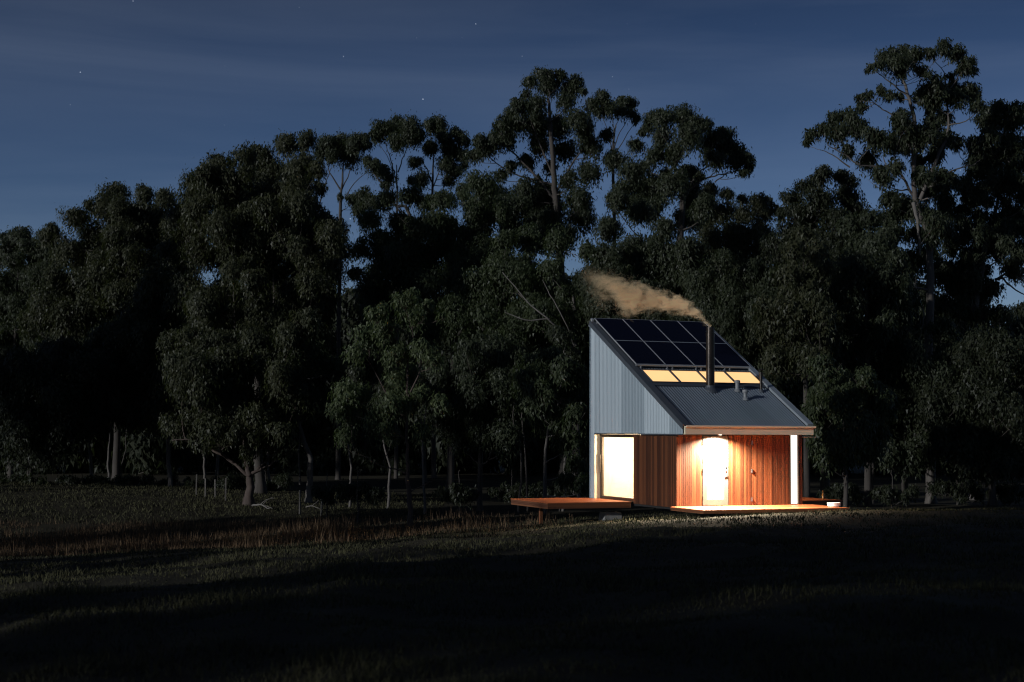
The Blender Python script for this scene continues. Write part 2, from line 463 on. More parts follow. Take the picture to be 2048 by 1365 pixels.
# back and right walls
back = MB().box(0.13, WID - .13, D - .10, D - .02, -.1, zroof(D) - .12).build('rear_wall', M['grey_flash'], cabin)
rw = MB()
rw.prism([(0.05, ZB + .01), (D - .02, ZB + .01), (D - .02, zroof(D) - .06), (0.05, zroof(.05) - .05)], 0, WID - .12, WID - .02)
rw.box(WID - .12, WID - .02, 0.50, 2.5, -.05, ZB + .008).box(WID - .12, WID - .02, 4.6, D - .02, -.05, ZB + .008)
right_wall = rw.build('right_wall', M['sheath'], cabin)
yy = 0.62
while yy < 2.5:
    MB().box(WID - .019, WID + .0, yy, yy + .062, -.04, ZB - .02).build('board', M['timber'], right_wall); yy += .066

# timber walls: every board its own piece
WF, WX = 0.435, 0.02
DOOR0, DOOR1, SLOT0, SLOT1 = 0.853, 1.703, 3.795, 4.045
fw = MB().box(0.06, DOOR0 - .01, WF + .022, WF + .10, -.10, ZB)
fw.box(DOOR1 + .01, SLOT0 - .03, WF + .022, WF + .10, -.10, ZB)
fw.box(SLOT1 + .03, WID - .03, WF + .022, WF + .10, -.10, ZB)
fw.box(DOOR0 - .009, DOOR1 + .009, WF + .024, WF + .10, 2.0, ZB - .002)
front_wall = fw.build('front_wall', M['sheath'], cabin)
def boards(x0, x1, z0, z1, parent, pitch=0.066):
    k = max(1, round((x1 - x0) / pitch)); w = (x1 - x0) / k
    for i in range(k):
        d = random.uniform(0, .003)
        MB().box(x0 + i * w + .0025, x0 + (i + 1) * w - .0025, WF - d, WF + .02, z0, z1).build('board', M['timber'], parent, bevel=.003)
boards(WX + .02, DOOR0 - .012, -.02, ZB - .03, front_wall)
boards(DOOR1 + .012, 2.474, -.02, ZB - .03, front_wall)
boards(3.30, SLOT0 - .034, -.02, ZB - .03, front_wall)
boards(SLOT1 + .036, WID - .02, -.02, ZB - .03, front_wall)
MB().box(WX - .004, WX + .018, WF - .006, WF + .02, -.06, ZB - .03).build('corner_trim', M['timber'], front_wall)
# flush timber door with three bright hinges
fd = MB().box(2.484, 3.292, WF + .024, WF + .06, -.0, ZB - .035).build('cladding_door', M['sheath'], cabin)
boards(2.484, 3.292, -.012, ZB - .033, fd)
for z in (0.17, 0.985, 1.80):
    hg = MB().box(2.462, 2.498, WF - .014, WF - .004, z - .055, z + .055)
    hg.lathe((2.480, WF - .022, z - .06), [(.011, 0), (.011, .12)], 8)
    hg.build('hinge', M['chrome'], fd)
# side timber wall
sw = MB().box(WX + .022, .14, WF + .10, 3.10, -.10, ZB - .05).build('timber_side_wall', M['sheath'], cabin)
y0 = WF + .022; k = 41; w = (3.10 - y0) / k
for i in range(k):
    d = random.uniform(0, .003)
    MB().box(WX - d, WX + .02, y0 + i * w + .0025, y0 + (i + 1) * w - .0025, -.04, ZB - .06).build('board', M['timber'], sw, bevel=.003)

# glazed entry door
ent = MB()
dx0, dx1, dz0, dz1 = DOOR0 + .006, DOOR1 - .006, 0.012, 1.985
ent.box(dx0, dx0 + .135, WF - .002, WF + .038, dz0, dz1).box(dx1 - .135, dx1, WF - .002, WF + .038, dz0, dz1)
ent.box(dx0 + .136, dx1 - .136, WF - .002, WF + .038, dz0, dz0 + .17).box(dx0 + .136, dx1 - .136, WF - .002, WF + .038, dz1 - .15, dz1)
door = ent.build('entry_door', M['door_paint'], cabin, bevel=.003)
MB().box(dx0 + .137, dx1 - .137, WF + .012, WF + .022, dz0 + .171, dz1 - .151).build('pane', M['lit_door'], door)
for z in (0.22, 1.0, 1.78):
    MB().lathe((dx0 - .004, WF - .014, z - .055), [(.013, 0), (.013, .11)], 8).build('hinge', M['frame'], door)
hd = MB().lathe((dx1 - .07, WF - .003, 0.98), [(.026, 0), (.026, .008)], 14, Matrix.Rotation(math.pi / 2, 3, 'X'))
hd.tube([(dx1 - .07, WF - .005, .98), (dx1 - .07, WF - .05, .98), (dx1 - .17, WF - .055, .98)], [.010, .010, .008], 8)
hd.build('handle', M['chrome'], door, smooth=True)
MB().lathe((dx1 - .07, WF - .003, 1.09), [(.022, 0), (.022, .012)], 14, Matrix.Rotation(math.pi / 2, 3, 'X')).build('lock', M['chrome'], door)
# slot window
sf = MB().box(SLOT0 - .03, SLOT0, WF - .012, WF + .09, -.03, ZB - .03).box(SLOT1, SLOT1 + .03, WF - .012, WF + .09, -.03, ZB - .03)
sf.box(SLOT0 + .001, SLOT1 - .001, WF - .010, WF + .09, -.03, .025)
slot = sf.build('slot_window', M['frame'], cabin)
MB().box(SLOT0 + .001, SLOT1 - .001, WF + .045, WF + .055, .026, ZB - .03).build('pane', M['lit_slot'], slot)

# big sliding door on the side
def slider(name, x, ya, yb, side, parent):
    f = MB(); x0, x1 = x, x + .07
    f.box(x0, x1, ya, ya + .07, 0.0, ZB - .04).box(x0, x1, yb - .11, yb, 0.0, ZB - .04)
    f.box(x0, x1, ya + .071, yb - .111, 0.0, .09).box(x0, x1, ya + .071, yb - .111, ZB - .13, ZB - .04)
    s = f.build(name, M['frame'], parent)
    MB().box(x + .03, x + .04, ya + .072, yb - .112, .091, ZB - .131).build('pane', M['pane'], s)
    if side:
        h = MB(); xx = x - .05
        h.box(xx, xx + .022, yb - .085, yb - .060, .82, 1.38).box(xx + .022, x, yb - .083, yb - .062, .86, .89).box(xx + .022, x, yb - .083, yb - .062, 1.31, 1.34)
        h.build('handle', M['frame'], s)
    return s
slider('sliding_door', .165, 3.09, YO - .03, True, cabin)
slider('rear_sliding_door', WID - .10, 2.52, 4.58, False, cabin)
# room behind the glass
rm = MB()
rm.box(.30, WID - .16, .60, D - .13, -.02, .012)                     # floor
rm.box(.30, WID - .16, D - .16, D - .13, .013, 2.30)                 # rear lining
rm.box(.30, WID - .16, .57, .60, .013, 2.30)
rm.box(.24, .30, .57, 3.06, .013, 2.30)
rm.box(WID - .16, WID - .13, .60, 2.48, .013, 2.30).box(WID - .16, WID - .13, 4.62, D - .16, .013, 2.30)
rm.box(.242, WID - .132, .57, D - .13, 2.302, 2.33)
rm.box(2.55, 2.62, .61, 4.6, .013, 2.30)
room = rm.build('room_lining', M['plaster'], cabin)
lamp_body = MB().lathe((1.3, 4.45, 1.62), [(.02, 0), (.09, .02), (.13, .09), (.13, .15), (.09, .22), (.02, .24)], 18).build('pendant_lamp', M['lens'], cabin, smooth=True)
MB().tube([(1.3, 4.45, 1.861), (1.3, 4.45, 2.30)], .006, 6).build('lamp_cord', M['sheath'], lamp_body)
ld = bpy.data.lights.new('room_light', 'POINT'); ld.shadow_soft_size = .14; ld.energy = 640; ld.color = (1.0, 0.78, 0.52)
lo = bpy.data.objects.new('room_light', ld); COL.objects.link(lo); lo.parent = lamp_body; lo.location = (1.3, 4.45, 1.46)
ld2 = bpy.data.lights.new('rear_room_light', 'AREA'); ld2.shape = 'DISK'; ld2.size = 0.3; ld2.energy = 260; ld2.color = (1.0, 0.78, 0.5)
lamp2 = MB().lathe((3.3, 3.6, 2.24), [(.15, 0), (.15, .055)], 20).build('ceiling_lamp', M['lens'], cabin)
lo2 = bpy.data.objects.new('rear_room_light', ld2); COL.objects.link(lo2); lo2.parent = lamp2; lo2.location = (3.3, 3.6, 2.22)

# roof
RL = 2.44
rdeck = MB().hexa(slab(0.03, WID - .03, 0.0, LTOP, -.10, -.03))
roof = rdeck.build('roof', M['sheath'], cabin)
def roof_sheet(x0, x1, l0, l1):
    xsamp = np.linspace(x0, x1, int(round((x1 - x0) / .095 * 8)) + 1); V = []; F = []
    for i, x in enumerate(xsamp):
        o = .014 * math.sin(2 * math.pi * x / .095) - .010
        V += [rf(x, l0, o), rf(x, l1, o)]
        if i: q = 2 * i; F.append((q - 2, q, q + 1, q - 1))
    return link_mesh('roof_sheet', np_mesh('roof_sheet', V, F, 4, True), M['roof_steel'], roof)
x = .17
while x < WID - .2:
    roof_sheet(x, min(x + .762, WID - .16), -.06, RL); roof_sheet(x, min(x + .762, WID - .16), 3.46, LTOP); x += .762
MB().hexa(slab(.19, WID - .19, RL - .03, 2.585, -.005, .035)).build('apron_flashing', M['dark_flash'], roof)
MB().hexa(slab(-.045, .19, -.05, LTOP + .03, .012, .040)).hexa(slab(-.045, -.032, -.05, LTOP + .03, -.10, .011)).build('barge_capping', M['dark_flash'], roof)
MB().hexa(slab(WID - .17, WID + .03, -.05, LTOP + .03, .012, .09)).build('barge_capping', M['grey_flash'], roof)
MB().hexa(slab(-.04, WID + .03, LTOP - .05, LTOP + .035, -.14, .008)).build('ridge_capping', M['grey_flash'], roof)
# eave gutter and fascia
gt = MB()
gt.prism([(-.17, ZE - .005), (-.17, ZE - .05), (-.10, ZE - .07), (-.02, ZE - .07), (-.02, ZE - .03), (-.15, ZE - .03), (-.15, ZE - .005)], 0, .0, WID + .06)
gut = gt.build('gutter', M['cream'], cabin)
MB().box(.0, WID + .02, -.10, -.03, ZB - .012, ZE - .075).build('fascia', M['cream'], cabin)
MB().box(.0, WID - .0, -.029, WF + .02, ZB - .010, ZB + .006).build('soffit', M['cream'], cabin)
MB().box(.131, WID - .131, -.028, .05, ZB + .008, ZE - .08).build('eave_blocking', M['sheath'], cabin)
# raised flap over the rear deck
MB().hexa([(WID + .01, 2.3, ZB - .05), (6.05, 2.3, ZB - .11), (6.05, 4.6, ZB - .11), (WID + .01, 4.6, ZB - .05),
           (WID + .01, 2.3, ZB - .02), (6.05, 2.3, ZB - .08), (6.05, 4.6, ZB - .08), (WID + .01, 4.6, ZB - .02)]).build('raised_awning', M['cream'], cabin)
# skylights
SK0, SK1, SX0, SX1 = 2.60, 3.44, .215, 4.03
sw_ = (SX1 - SX0) / 4
for i in range(4):
    a, b = SX0 + i * sw_, SX0 + (i + 1) * sw_
    f = MB().hexa(slab(a + .001, a + .03, SK0, SK1, .0, .06)).hexa(slab(b - .03, b - .001, SK0, SK1, .0, .06))
    f.hexa(slab(a + .031, b - .031, SK0, SK0 + .03, .0, .055)).hexa(slab(a + .031, b - .031, SK1 - .03, SK1, .0, .055))
    sk = f.build('skylight', M['dark_flash'], cabin)
    MB().hexa(slab(a + .031, b - .031, SK0 + .031, SK1 - .031, .02, .03)).build('pane', M['lit_skylight'], sk)
# solar panels, 4 across and 2 up the slope
PS, PX0, PW_, PL_, OF = 3.65, .142, 1.0, 1.66, .12
cellme = frameme = backme = None
for r in range(2):
    for c in range(4):
        ax, al = PX0 + c * PW_, PS + r * PL_
        def sl(x0, x1, l0, l1, o0, o1):
            return [(p[0], p[1] * 1.0, p[2]) for p in ((x0, l0, o0), (x1, l0, o0), (x1, l1, o0), (x0, l1, o0), (x0, l0, o1), (x1, l0, o1), (x1, l1, o1), (x0, l1, o1))]
        if cellme is None:
            backme = MB().hexa(sl(.012, PW_ - .012, .012, PL_ - .012, -.03, -.008)).mesh('solar_panel')
            fm = MB().hexa(sl(.003, .018, .003, PL_ - .003, -.04, .0)).hexa(sl(PW_ - .018, PW_ - .003, .003, PL_ - .003, -.04, .0))
            fm.hexa(sl(.0185, PW_ - .0185, .003, .018, -.04, .0)).hexa(sl(.0185, PW_ - .0185, PL_ - .018, PL_ - .003, -.04, .0))
            frameme = fm.mesh('frame')
            ce = MB(); cw = (PW_ - .05) / 6; chh = (PL_ - .05) / 10
            for i in range(6):
                for j in range(10):
                    u0, v0 = .025 + i * cw + .0035, .025 + j * chh + .002
                    ce.hexa(sl(u0, u0 + cw - .007, v0, v0 + chh - .004, -.0075, -.0045))
            cellme = ce.mesh('cells')
            backme.materials.append(M['backsheet']); frameme.materials.append(M['alu']); cellme.materials.append(M['cell'])
        p = link_mesh('solar_panel', backme, None, cabin)
        p.location = rf(ax, al, OF); p.rotation_euler = (PITCH, 0, 0)
        link_mesh('frame', frameme, None, p); link_mesh('cells', cellme, None, p)
MB().hexa(slab(PX0 - .02, PX0 + 4 * PW_ + .02, PS - .05, PS - .003, OF - .05, OF - .008)).build('panel_rail', M['alu'], cabin)
MB().hexa(slab(PX0 - .01, PX0 + 4 * PW_ + .01, PS + 3.05, PS + 3.09, OF - .09, OF - .045)).build('panel_rail', M['alu'], cabin)
for bx in (PX0 + .12, PX0 + 1.02, PX0 + 1.2, PX0 + 2.02, PX0 + 2.2, PX0 + 3.02, PX0 + 3.2, PX0 + 3.95):
    b = MB().hexa(slab(bx, bx + .03, PS - .20, PS - .03, -.005, .015)).hexa(slab(bx, bx + .03, PS - .085, PS - .055, .0155, OF - .051))
    b.build('rail_bracket', M['alu'], cabin)
MB().hexa(slab(PX0 - .13, PX0 - .06, PS + 3.18, PS + 3.30, .041, .12)).build('rail_bracket', M['alu'], cabin)
# flue with cowl band and boot
fx, fy = 2.03, 2.02; fz = zroof(fy)
fl = MB().lathe((fx, fy, fz - .05), [(.128, 0), (.128, .75), (.132, .752), (.132, .79), (.128, .792), (.128, 1.62), (.138, 1.625), (.138, 1.72), (.122, 1.725), (.122, 1.88)], 24)
flue = fl.build('flue', M['flue'], cabin, smooth=False)
MB().lathe((fx, fy, fz - .16), [(.26, 0), (.23, .10), (.15, .20), (.135, .26)], 20).build('flue_boot', M['dark_flash'], flue)
MB().box(fx - .15, fx + .15, fy - .012, fy + .012, fz + 1.70, fz + 1.72).build('cowl_strap', M['dark_flash'], flue)
def vent(x, y, h, r, m, cap):
    z = zroof(y)
    pr = [(r, -.1), (r, h - cap[1])]
    v = MB().lathe((x, y, z), [(r, -.05), (r, h)], 16).build('roof_vent', m, cabin)
    MB().lathe((x, y, z), [(cap[0], h - cap[1]), (cap[0] * 1.03, h - cap[1] * .4), (cap[0], h), (cap[0] * .5, h + .015)], 16).build('vent_cap', m, v)
    MB().lathe((x, y, z - .04), [(r * 2.0, 0), (r * 1.7, .04), (r * 1.02, .09)], 16).build('vent_boot', m, v)
vent(2.915, 1.947, .30, .062, M['vent'], (.085, .07))
vent(2.893, 1.46, .27, .055, M['vent'], (.09, .08))
v3 = (3.737, 1.941)
z3 = zroof(v3[1])
f2 = MB().lathe((v3[0], v3[1], z3 - .05), [(.045, 0), (.045, .50), (.06, .505), (.06, .56), (.045, .565), (.045, .62)], 14).build('water_heater_flue', M['flue'], cabin)
MB().lathe((v3[0], v3[1], z3 + .64), [(.10, 0), (.085, .02), (.02, .03)], 14).lathe((v3[0], v3[1], z3 + .53), [(.075, 0), (.075, .025)], 14).build('cowl', M['flue'], f2)
MB().lathe((v3[0], v3[1], z3 - .04), [(.10, 0), (.08, .05), (.048, .09)], 14).build('flue_boot', M['dark_flash'], f2)
# downlight over the door
DLX, DLY = 1.25, 0.12
dl = MB().lathe((DLX, DLY, ZB - .022), [(.06, 0), (.065, .011)], 20).build('downlight', M['white'], cabin)
MB().lathe((DLX, DLY, ZB - .0265), [(.045, 0), (.045, .004)], 20).build('lens', M['lens'], dl)
sd = bpy.data.lights.new('downlight_beam', 'SPOT'); sd.energy = 12500; sd.spot_size = math.radians(160); sd.spot_blend = 0.9
sd.shadow_soft_size = 0.04; sd.color = (1.0, 0.84, 0.62)
so = bpy.data.objects.new('downlight_beam', sd); COL.objects.link(so); so.parent = dl; so.location = (DLX, DLY, ZB - .03)

# ------------------------------------------------------------------ decks
def deck(name, label, x0, x1, y0, y1, fasc, ground_drop, along_x=True, pitch=.094):
    root = tag(empty(name, h2w(0, 0, 0), YAW), label, 'deck')
    k = int(round((y1 - y0) / pitch)); w = (y1 - y0) / k
    for i in range(k):
        d = random.uniform(0, .002)
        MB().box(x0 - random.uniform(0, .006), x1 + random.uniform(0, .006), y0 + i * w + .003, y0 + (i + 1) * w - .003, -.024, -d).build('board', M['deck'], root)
    hstep = fasc / 3
    for j in range(3):
        z1 = -.026 - j * hstep
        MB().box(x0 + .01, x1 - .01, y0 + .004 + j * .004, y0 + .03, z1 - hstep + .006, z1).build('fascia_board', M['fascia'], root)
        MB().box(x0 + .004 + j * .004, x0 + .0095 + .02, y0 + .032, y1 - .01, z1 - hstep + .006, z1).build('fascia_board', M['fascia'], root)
    for yy_ in (y0 + .35, (y0 + y1) / 2, y1 - .3):
        MB().box(x0 + .06, x1 - .06, yy_, yy_ + .05, -.026 - fasc + .02, -.028).build('joist', M['fascia'], root)
    return root
sd_ = deck('side_deck', 'raised orange timber deck cantilevered left of the cabin in front of the sliding door', -2.62, .135, 3.46, 6.30, .165, .5)
for (px_, py_) in ((-1.9, 5.6),):
    wz = gz1(*h2w(px_, py_)[:2])
    MB().box(px_ - .045, px_ + .045, py_ - .045, py_ + .045, wz - .2, -.225).build('post', M['fascia'], sd_)
wz = gz1(*h2w(-.35, 3.9)[:2])
MB().prism([(-.66, wz - .1), (-.04, wz - .1), (-.08, -.33), (-.60, -.33)], 1, 3.72, 4.12).build('footing', M['concrete'], sd_)
fdk = deck('front_deck', 'low timber deck below the entry door, glaring white under the downlight', -.20, 4.50, -1.45, WF - .012, .085, .2)
rdk = deck('rear_deck', 'small timber deck on the far right of the cabin with a bottle on it', WID + .03, 7.0, 2.45, 4.6, .16, .4)
for (px_, py_) in ((5.0, 3.0), (6.5, 4.2)):
    wz = gz1(*h2w(px_, py_)[:2])
    MB().box(px_ - .045, px_ + .045, py_ - .045, py_ + .045, wz - .2, -.185).build('post', M['fascia'], rdk)
bt = tag(empty('bottle', h2w(6.55, 2.86, .0), 0), 'amber glass bottle standing on the rear deck right of the cabin', 'bottle')
MB().lathe((0, 0, 0.001), [(.030, 0), (.033, .008), (.033, .15), (.028, .175), (.015, .21), (.013, .27), (.015, .272), (.015, .285)], 16).build('glass_body', M['bottle'], bt, smooth=True)
MB().lathe((0, 0, 0.04), [(.0337, 0), (.0337, .08)], 16).build('bottle_label', M['paper'], bt)
bw = h2w(4.30, -1.0, -.0)
bowl = MB().lathe((0, 0, 0), [(.16, 0), (.185, .02), (.185, .10), (.192, .108), (.186, .115), (.165, .10), (.15, .03), (.02, .025)], 24).build('bowl', M['enamel'], None, smooth=False)
bowl.location = (bw[0], bw[1], .004)
tag(bowl, 'shallow white round bowl at the right end of the front deck', 'bowl')

# ------------------------------------------------------------------ smoke from the flue
def smoke():
    L = 4.4
    path = []
    for i in range(13):
        t = i / 12.0
        path.append((-t * L, -.25 * t, .05 + .78 * (1 - math.exp(-7 * t)) + 1.05 * t * t * t))
    rad = [.25 + 1.35 * (i / 12.0) ** .6 for i in range(13)]
    o = MB().tube(path, rad, 14).build('smoke_plume', None, None)
    o.location = h2w(fx, fy, fz + 1.80)
    m = bpy.data.materials.new('wood smoke'); m.use_nodes = True
    t = m.node_tree; t.nodes.clear()
    def nd(k, **kw):
        q = t.nodes.new(k)
        for a, b in kw.items(): setattr(q, a, b)
        return q
    def mth(op, a, b=None, c=None, clamp=False):
        q = nd('ShaderNodeMath', operation=op, use_clamp=clamp)
        for i, v in enumerate((a, b, c)):
            if v is None: continue
            if isinstance(v, (int, float)): q.inputs[i].default_value = v
            else: t.links.new(v, q.inputs[i])
        return q.outputs[0]
    oo = nd('ShaderNodeOutputMaterial'); pv = nd('ShaderNodeVolumePrincipled')
    co = nd('ShaderNodeTexCoord'); sx = nd('ShaderNodeSeparateXYZ')
    t.links.new(co.outputs['Object'], sx.inputs[0])
    tt = mth('DIVIDE', mth('MULTIPLY', sx.outputs[0], -1.0), L)
    tcl = mth('MAXIMUM', tt, 0.0)
    zc = mth('ADD', mth('ADD', mth('MULTIPLY', mth('SUBTRACT', 1.0, mth('POWER', math.exp(-7), tcl)), .78), .05), mth('MULTIPLY', mth('POWER', tcl, 3.0), 1.05))
    wob = nd('ShaderNodeTexNoise'); wob.inputs['Scale'].default_value = 1.1; wob.inputs['Detail'].default_value = 1.0
    t.links.new(co.outputs['Object'], wob.inputs['Vector'])
    wv = mth('MULTIPLY', mth('MULTIPLY', mth('SUBTRACT', wob.outputs['Fac'], .5), 1.5), mth('ADD', tcl, .12))
    dz = mth('ADD', mth('SUBTRACT', sx.outputs[2], zc), wv)
    dy = mth('ADD', sx.outputs[1], mth('MULTIPLY', tcl, .25))
    rr = mth('ADD', mth('MULTIPLY', mth('POWER', tcl, .6), .86), .11)
    dd = mth('DIVIDE', mth('SQRT', mth('ADD', mth('MULTIPLY', dz, dz), mth('MULTIPLY', dy, dy))), rr)
    body = mth('SUBTRACT', 1.0, dd, clamp=True)
    no = nd('ShaderNodeTexNoise'); no.inputs['Scale'].default_value = 3.0; no.inputs['Detail'].default_value = 6.0
    no.inputs['Roughness'].default_value = .55; no.inputs['Distortion'].default_value = 1.3
    mp_ = nd('ShaderNodeMapping'); mp_.inputs['Scale'].default_value = (.62, 1.2, 1.25)
    t.links.new(co.outputs['Object'], mp_.inputs[0]); t.links.new(mp_.outputs[0], no.inputs['Vector'])
    puff = mth('MULTIPLY', mth('SUBTRACT', mth('ADD', no.outputs['Fac'], mth('MULTIPLY', body, .32)), .635), 5.5, clamp=True)
    fade = mth('POWER', mth('SUBTRACT', 1.0, mth('MULTIPLY', tcl, 1.12), clamp=True), 1.5)
    den = mth('MULTIPLY', mth('MULTIPLY', mth('MULTIPLY', mth('MULTIPLY', body, puff), fade), 90.0), mth('DIVIDE', 1.0, mth('ADD', .30, mth('MULTIPLY', tcl, 3.6))))
    t.links.new(den, pv.inputs['Density'])
    pv.inputs['Color'].default_value = (1.0, .78, .49, 1)  # tan tint puts the warm skylight glow into the smoke's own colour
    pv.inputs['Anisotropy'].default_value = -0.4
    t.links.new(pv.outputs[0], oo.inputs['Volume'])
    o.data.materials.append(m)
    tag(o, 'warm tinted wood smoke drifting left from the black flue', 'smoke', None, 'stuff')
smoke()

# ------------------------------------------------------------------ trees
def PX(px, py, Y):
    """world point at depth Y seen at picture pixel (2048 wide)"""
    a = (px - 1024) / F_PX; b = (682.5 - py) / F_PX
    c, s_ = math.cos(ROLL), math.sin(ROLL)
    u = a * c - b * s_; v = a * s_ + b * c
    ct, st = math.cos(TILT), math.sin(TILT)
    d = Vector((u, ct - v * st, st + v * ct))
    return Vector((0, 0, CAM_Z)) + d * (Y / d.y)

def leaf_mesh(name, C, R, dens, lsize, flat=1.0):
    """clumps with centres C (m,3) and radii R (m): drooping leaf blades on a lumpy dome"""
    C = np.asarray(C, float); R = np.asarray(R, float)
    cnt = np.maximum(40, (dens * (R / .5) ** 2)).astype(int)
    ci = np.repeat(np.arange(len(C)), cnt); n = len(ci)
    nsub = 10
    so_ = RNG.normal(size=(len(C), nsub, 3)); so_ /= np.linalg.norm(so_, axis=2, keepdims=True)
    so_[:, :, 2] = np.where(so_[:, :, 2] < -.2, -so_[:, :, 2] * .8, so_[:, :, 2])
    so_ *= (.35 + .42 * RNG.random((len(C), nsub, 1)))
    sr = .34 + .26 * RNG.random((len(C), nsub))
    si = RNG.integers(0, nsub, n)
    d = RNG.normal(size=(n, 3)); d /= np.linalg.norm(d, axis=1, keepdims=True)
    rad = RNG.random(n) ** .40
    loose = RNG.random(n) < .10
    rad[loose] *= 1.0 + RNG.random(loose.sum()) * .8
    off = so_[ci, si] + d * (sr[ci, si] * rad)[:, None]
    off[:, 2] *= flat
    # ragged skirts hanging from the underside
    skirt = RNG.random(n) < .22
    off[skirt, 2] -= RNG.random(skirt.sum()) * .75
    p = C[ci] + off * R[ci][:, None]
    ax = np.c_[RNG.normal(size=n) * .45, RNG.normal(size=n) * .45, -np.ones(n)] + d * .35
    ax /= np.linalg.norm(ax, axis=1, keepdims=True)
    up_ = np.array([0., 0., .35])
    nrm = off + up_ + RNG.normal(size=(n, 3)) * .30
    sd_v = np.cross(ax, nrm); sd_v /= np.linalg.norm(sd_v, axis=1, keepdims=True)
    Ln = lsize * (.6 + .8 * RNG.random(n)); wd = Ln * (.16 + .12 * RNG.random(n))
    V = np.empty((n, 3, 3))
    V[:, 0] = p - sd_v * wd[:, None]; V[:, 1] = p + sd_v * wd[:, None]; V[:, 2] = p + ax * Ln[:, None]
    return np_mesh(name, V.reshape(-1, 3), np.arange(3 * n).reshape(-1, 3), 3)

class Wood:
    def __init__(s): s.V = []; s.F = []; s.n = 0
    def limb(s, pts, r0, r1, seg=6, sub=3, wob=.0):
        P = np.array([tuple(p) for p in pts], float)
        # Catmull-Rom style resample
        k = len(P); out_ = []
        for i in range(k - 1):
            p0, p1, p2, p3 = P[max(i - 1, 0)], P[i], P[i + 1], P[min(i + 2, k - 1)]
            for t in np.linspace(0, 1, sub, endpoint=False):
                out_.append(.5 * ((2 * p1) + (-p0 + p2) * t + (2 * p0 - 5 * p1 + 4 * p2 - p3) * t * t + (-p0 + 3 * p1 - 3 * p2 + p3) * t ** 3))
        out_.append(P[-1]); Q = np.array(out_); m = len(Q)
        if wob: Q[1:-1] += RNG.normal(size=(m - 2, 3)) * wob
        T = np.gradient(Q, axis=0); T /= np.linalg.norm(T, axis=1, keepdims=True) + 1e-9
        ref = np.array([.31, .90, .05]); U = np.cross(T, ref); U /= np.linalg.norm(U, axis=1, keepdims=True) + 1e-9
        Wv = np.cross(T, U); r = np.linspace(0, 1, m) ** .8; r = r0 + (r1 - r0) * r
        a = np.arange(seg) * math.tau / seg
        ring = Q[:, None] + (U[:, None] * np.cos(a)[None, :, None] + Wv[:, None] * np.sin(a)[None, :, None]) * r[:, None, None]
        idx_ = s.n + np.arange(m * seg).reshape(m, seg)
        nx_ = np.roll(idx_, -1, 1)
        s.F.append(np.stack([idx_[:-1], nx_[:-1], nx_[1:], idx_[1:]], -1).reshape(-1, 4))
        s.V.append(ring.reshape(-1, 3)); s.n += m * seg
        return Q
    def build(s, name, m, parent):
        return link_mesh(name, np_mesh(name, np.concatenate(s.V), np.concatenate(s.F), 4, True), m, parent)

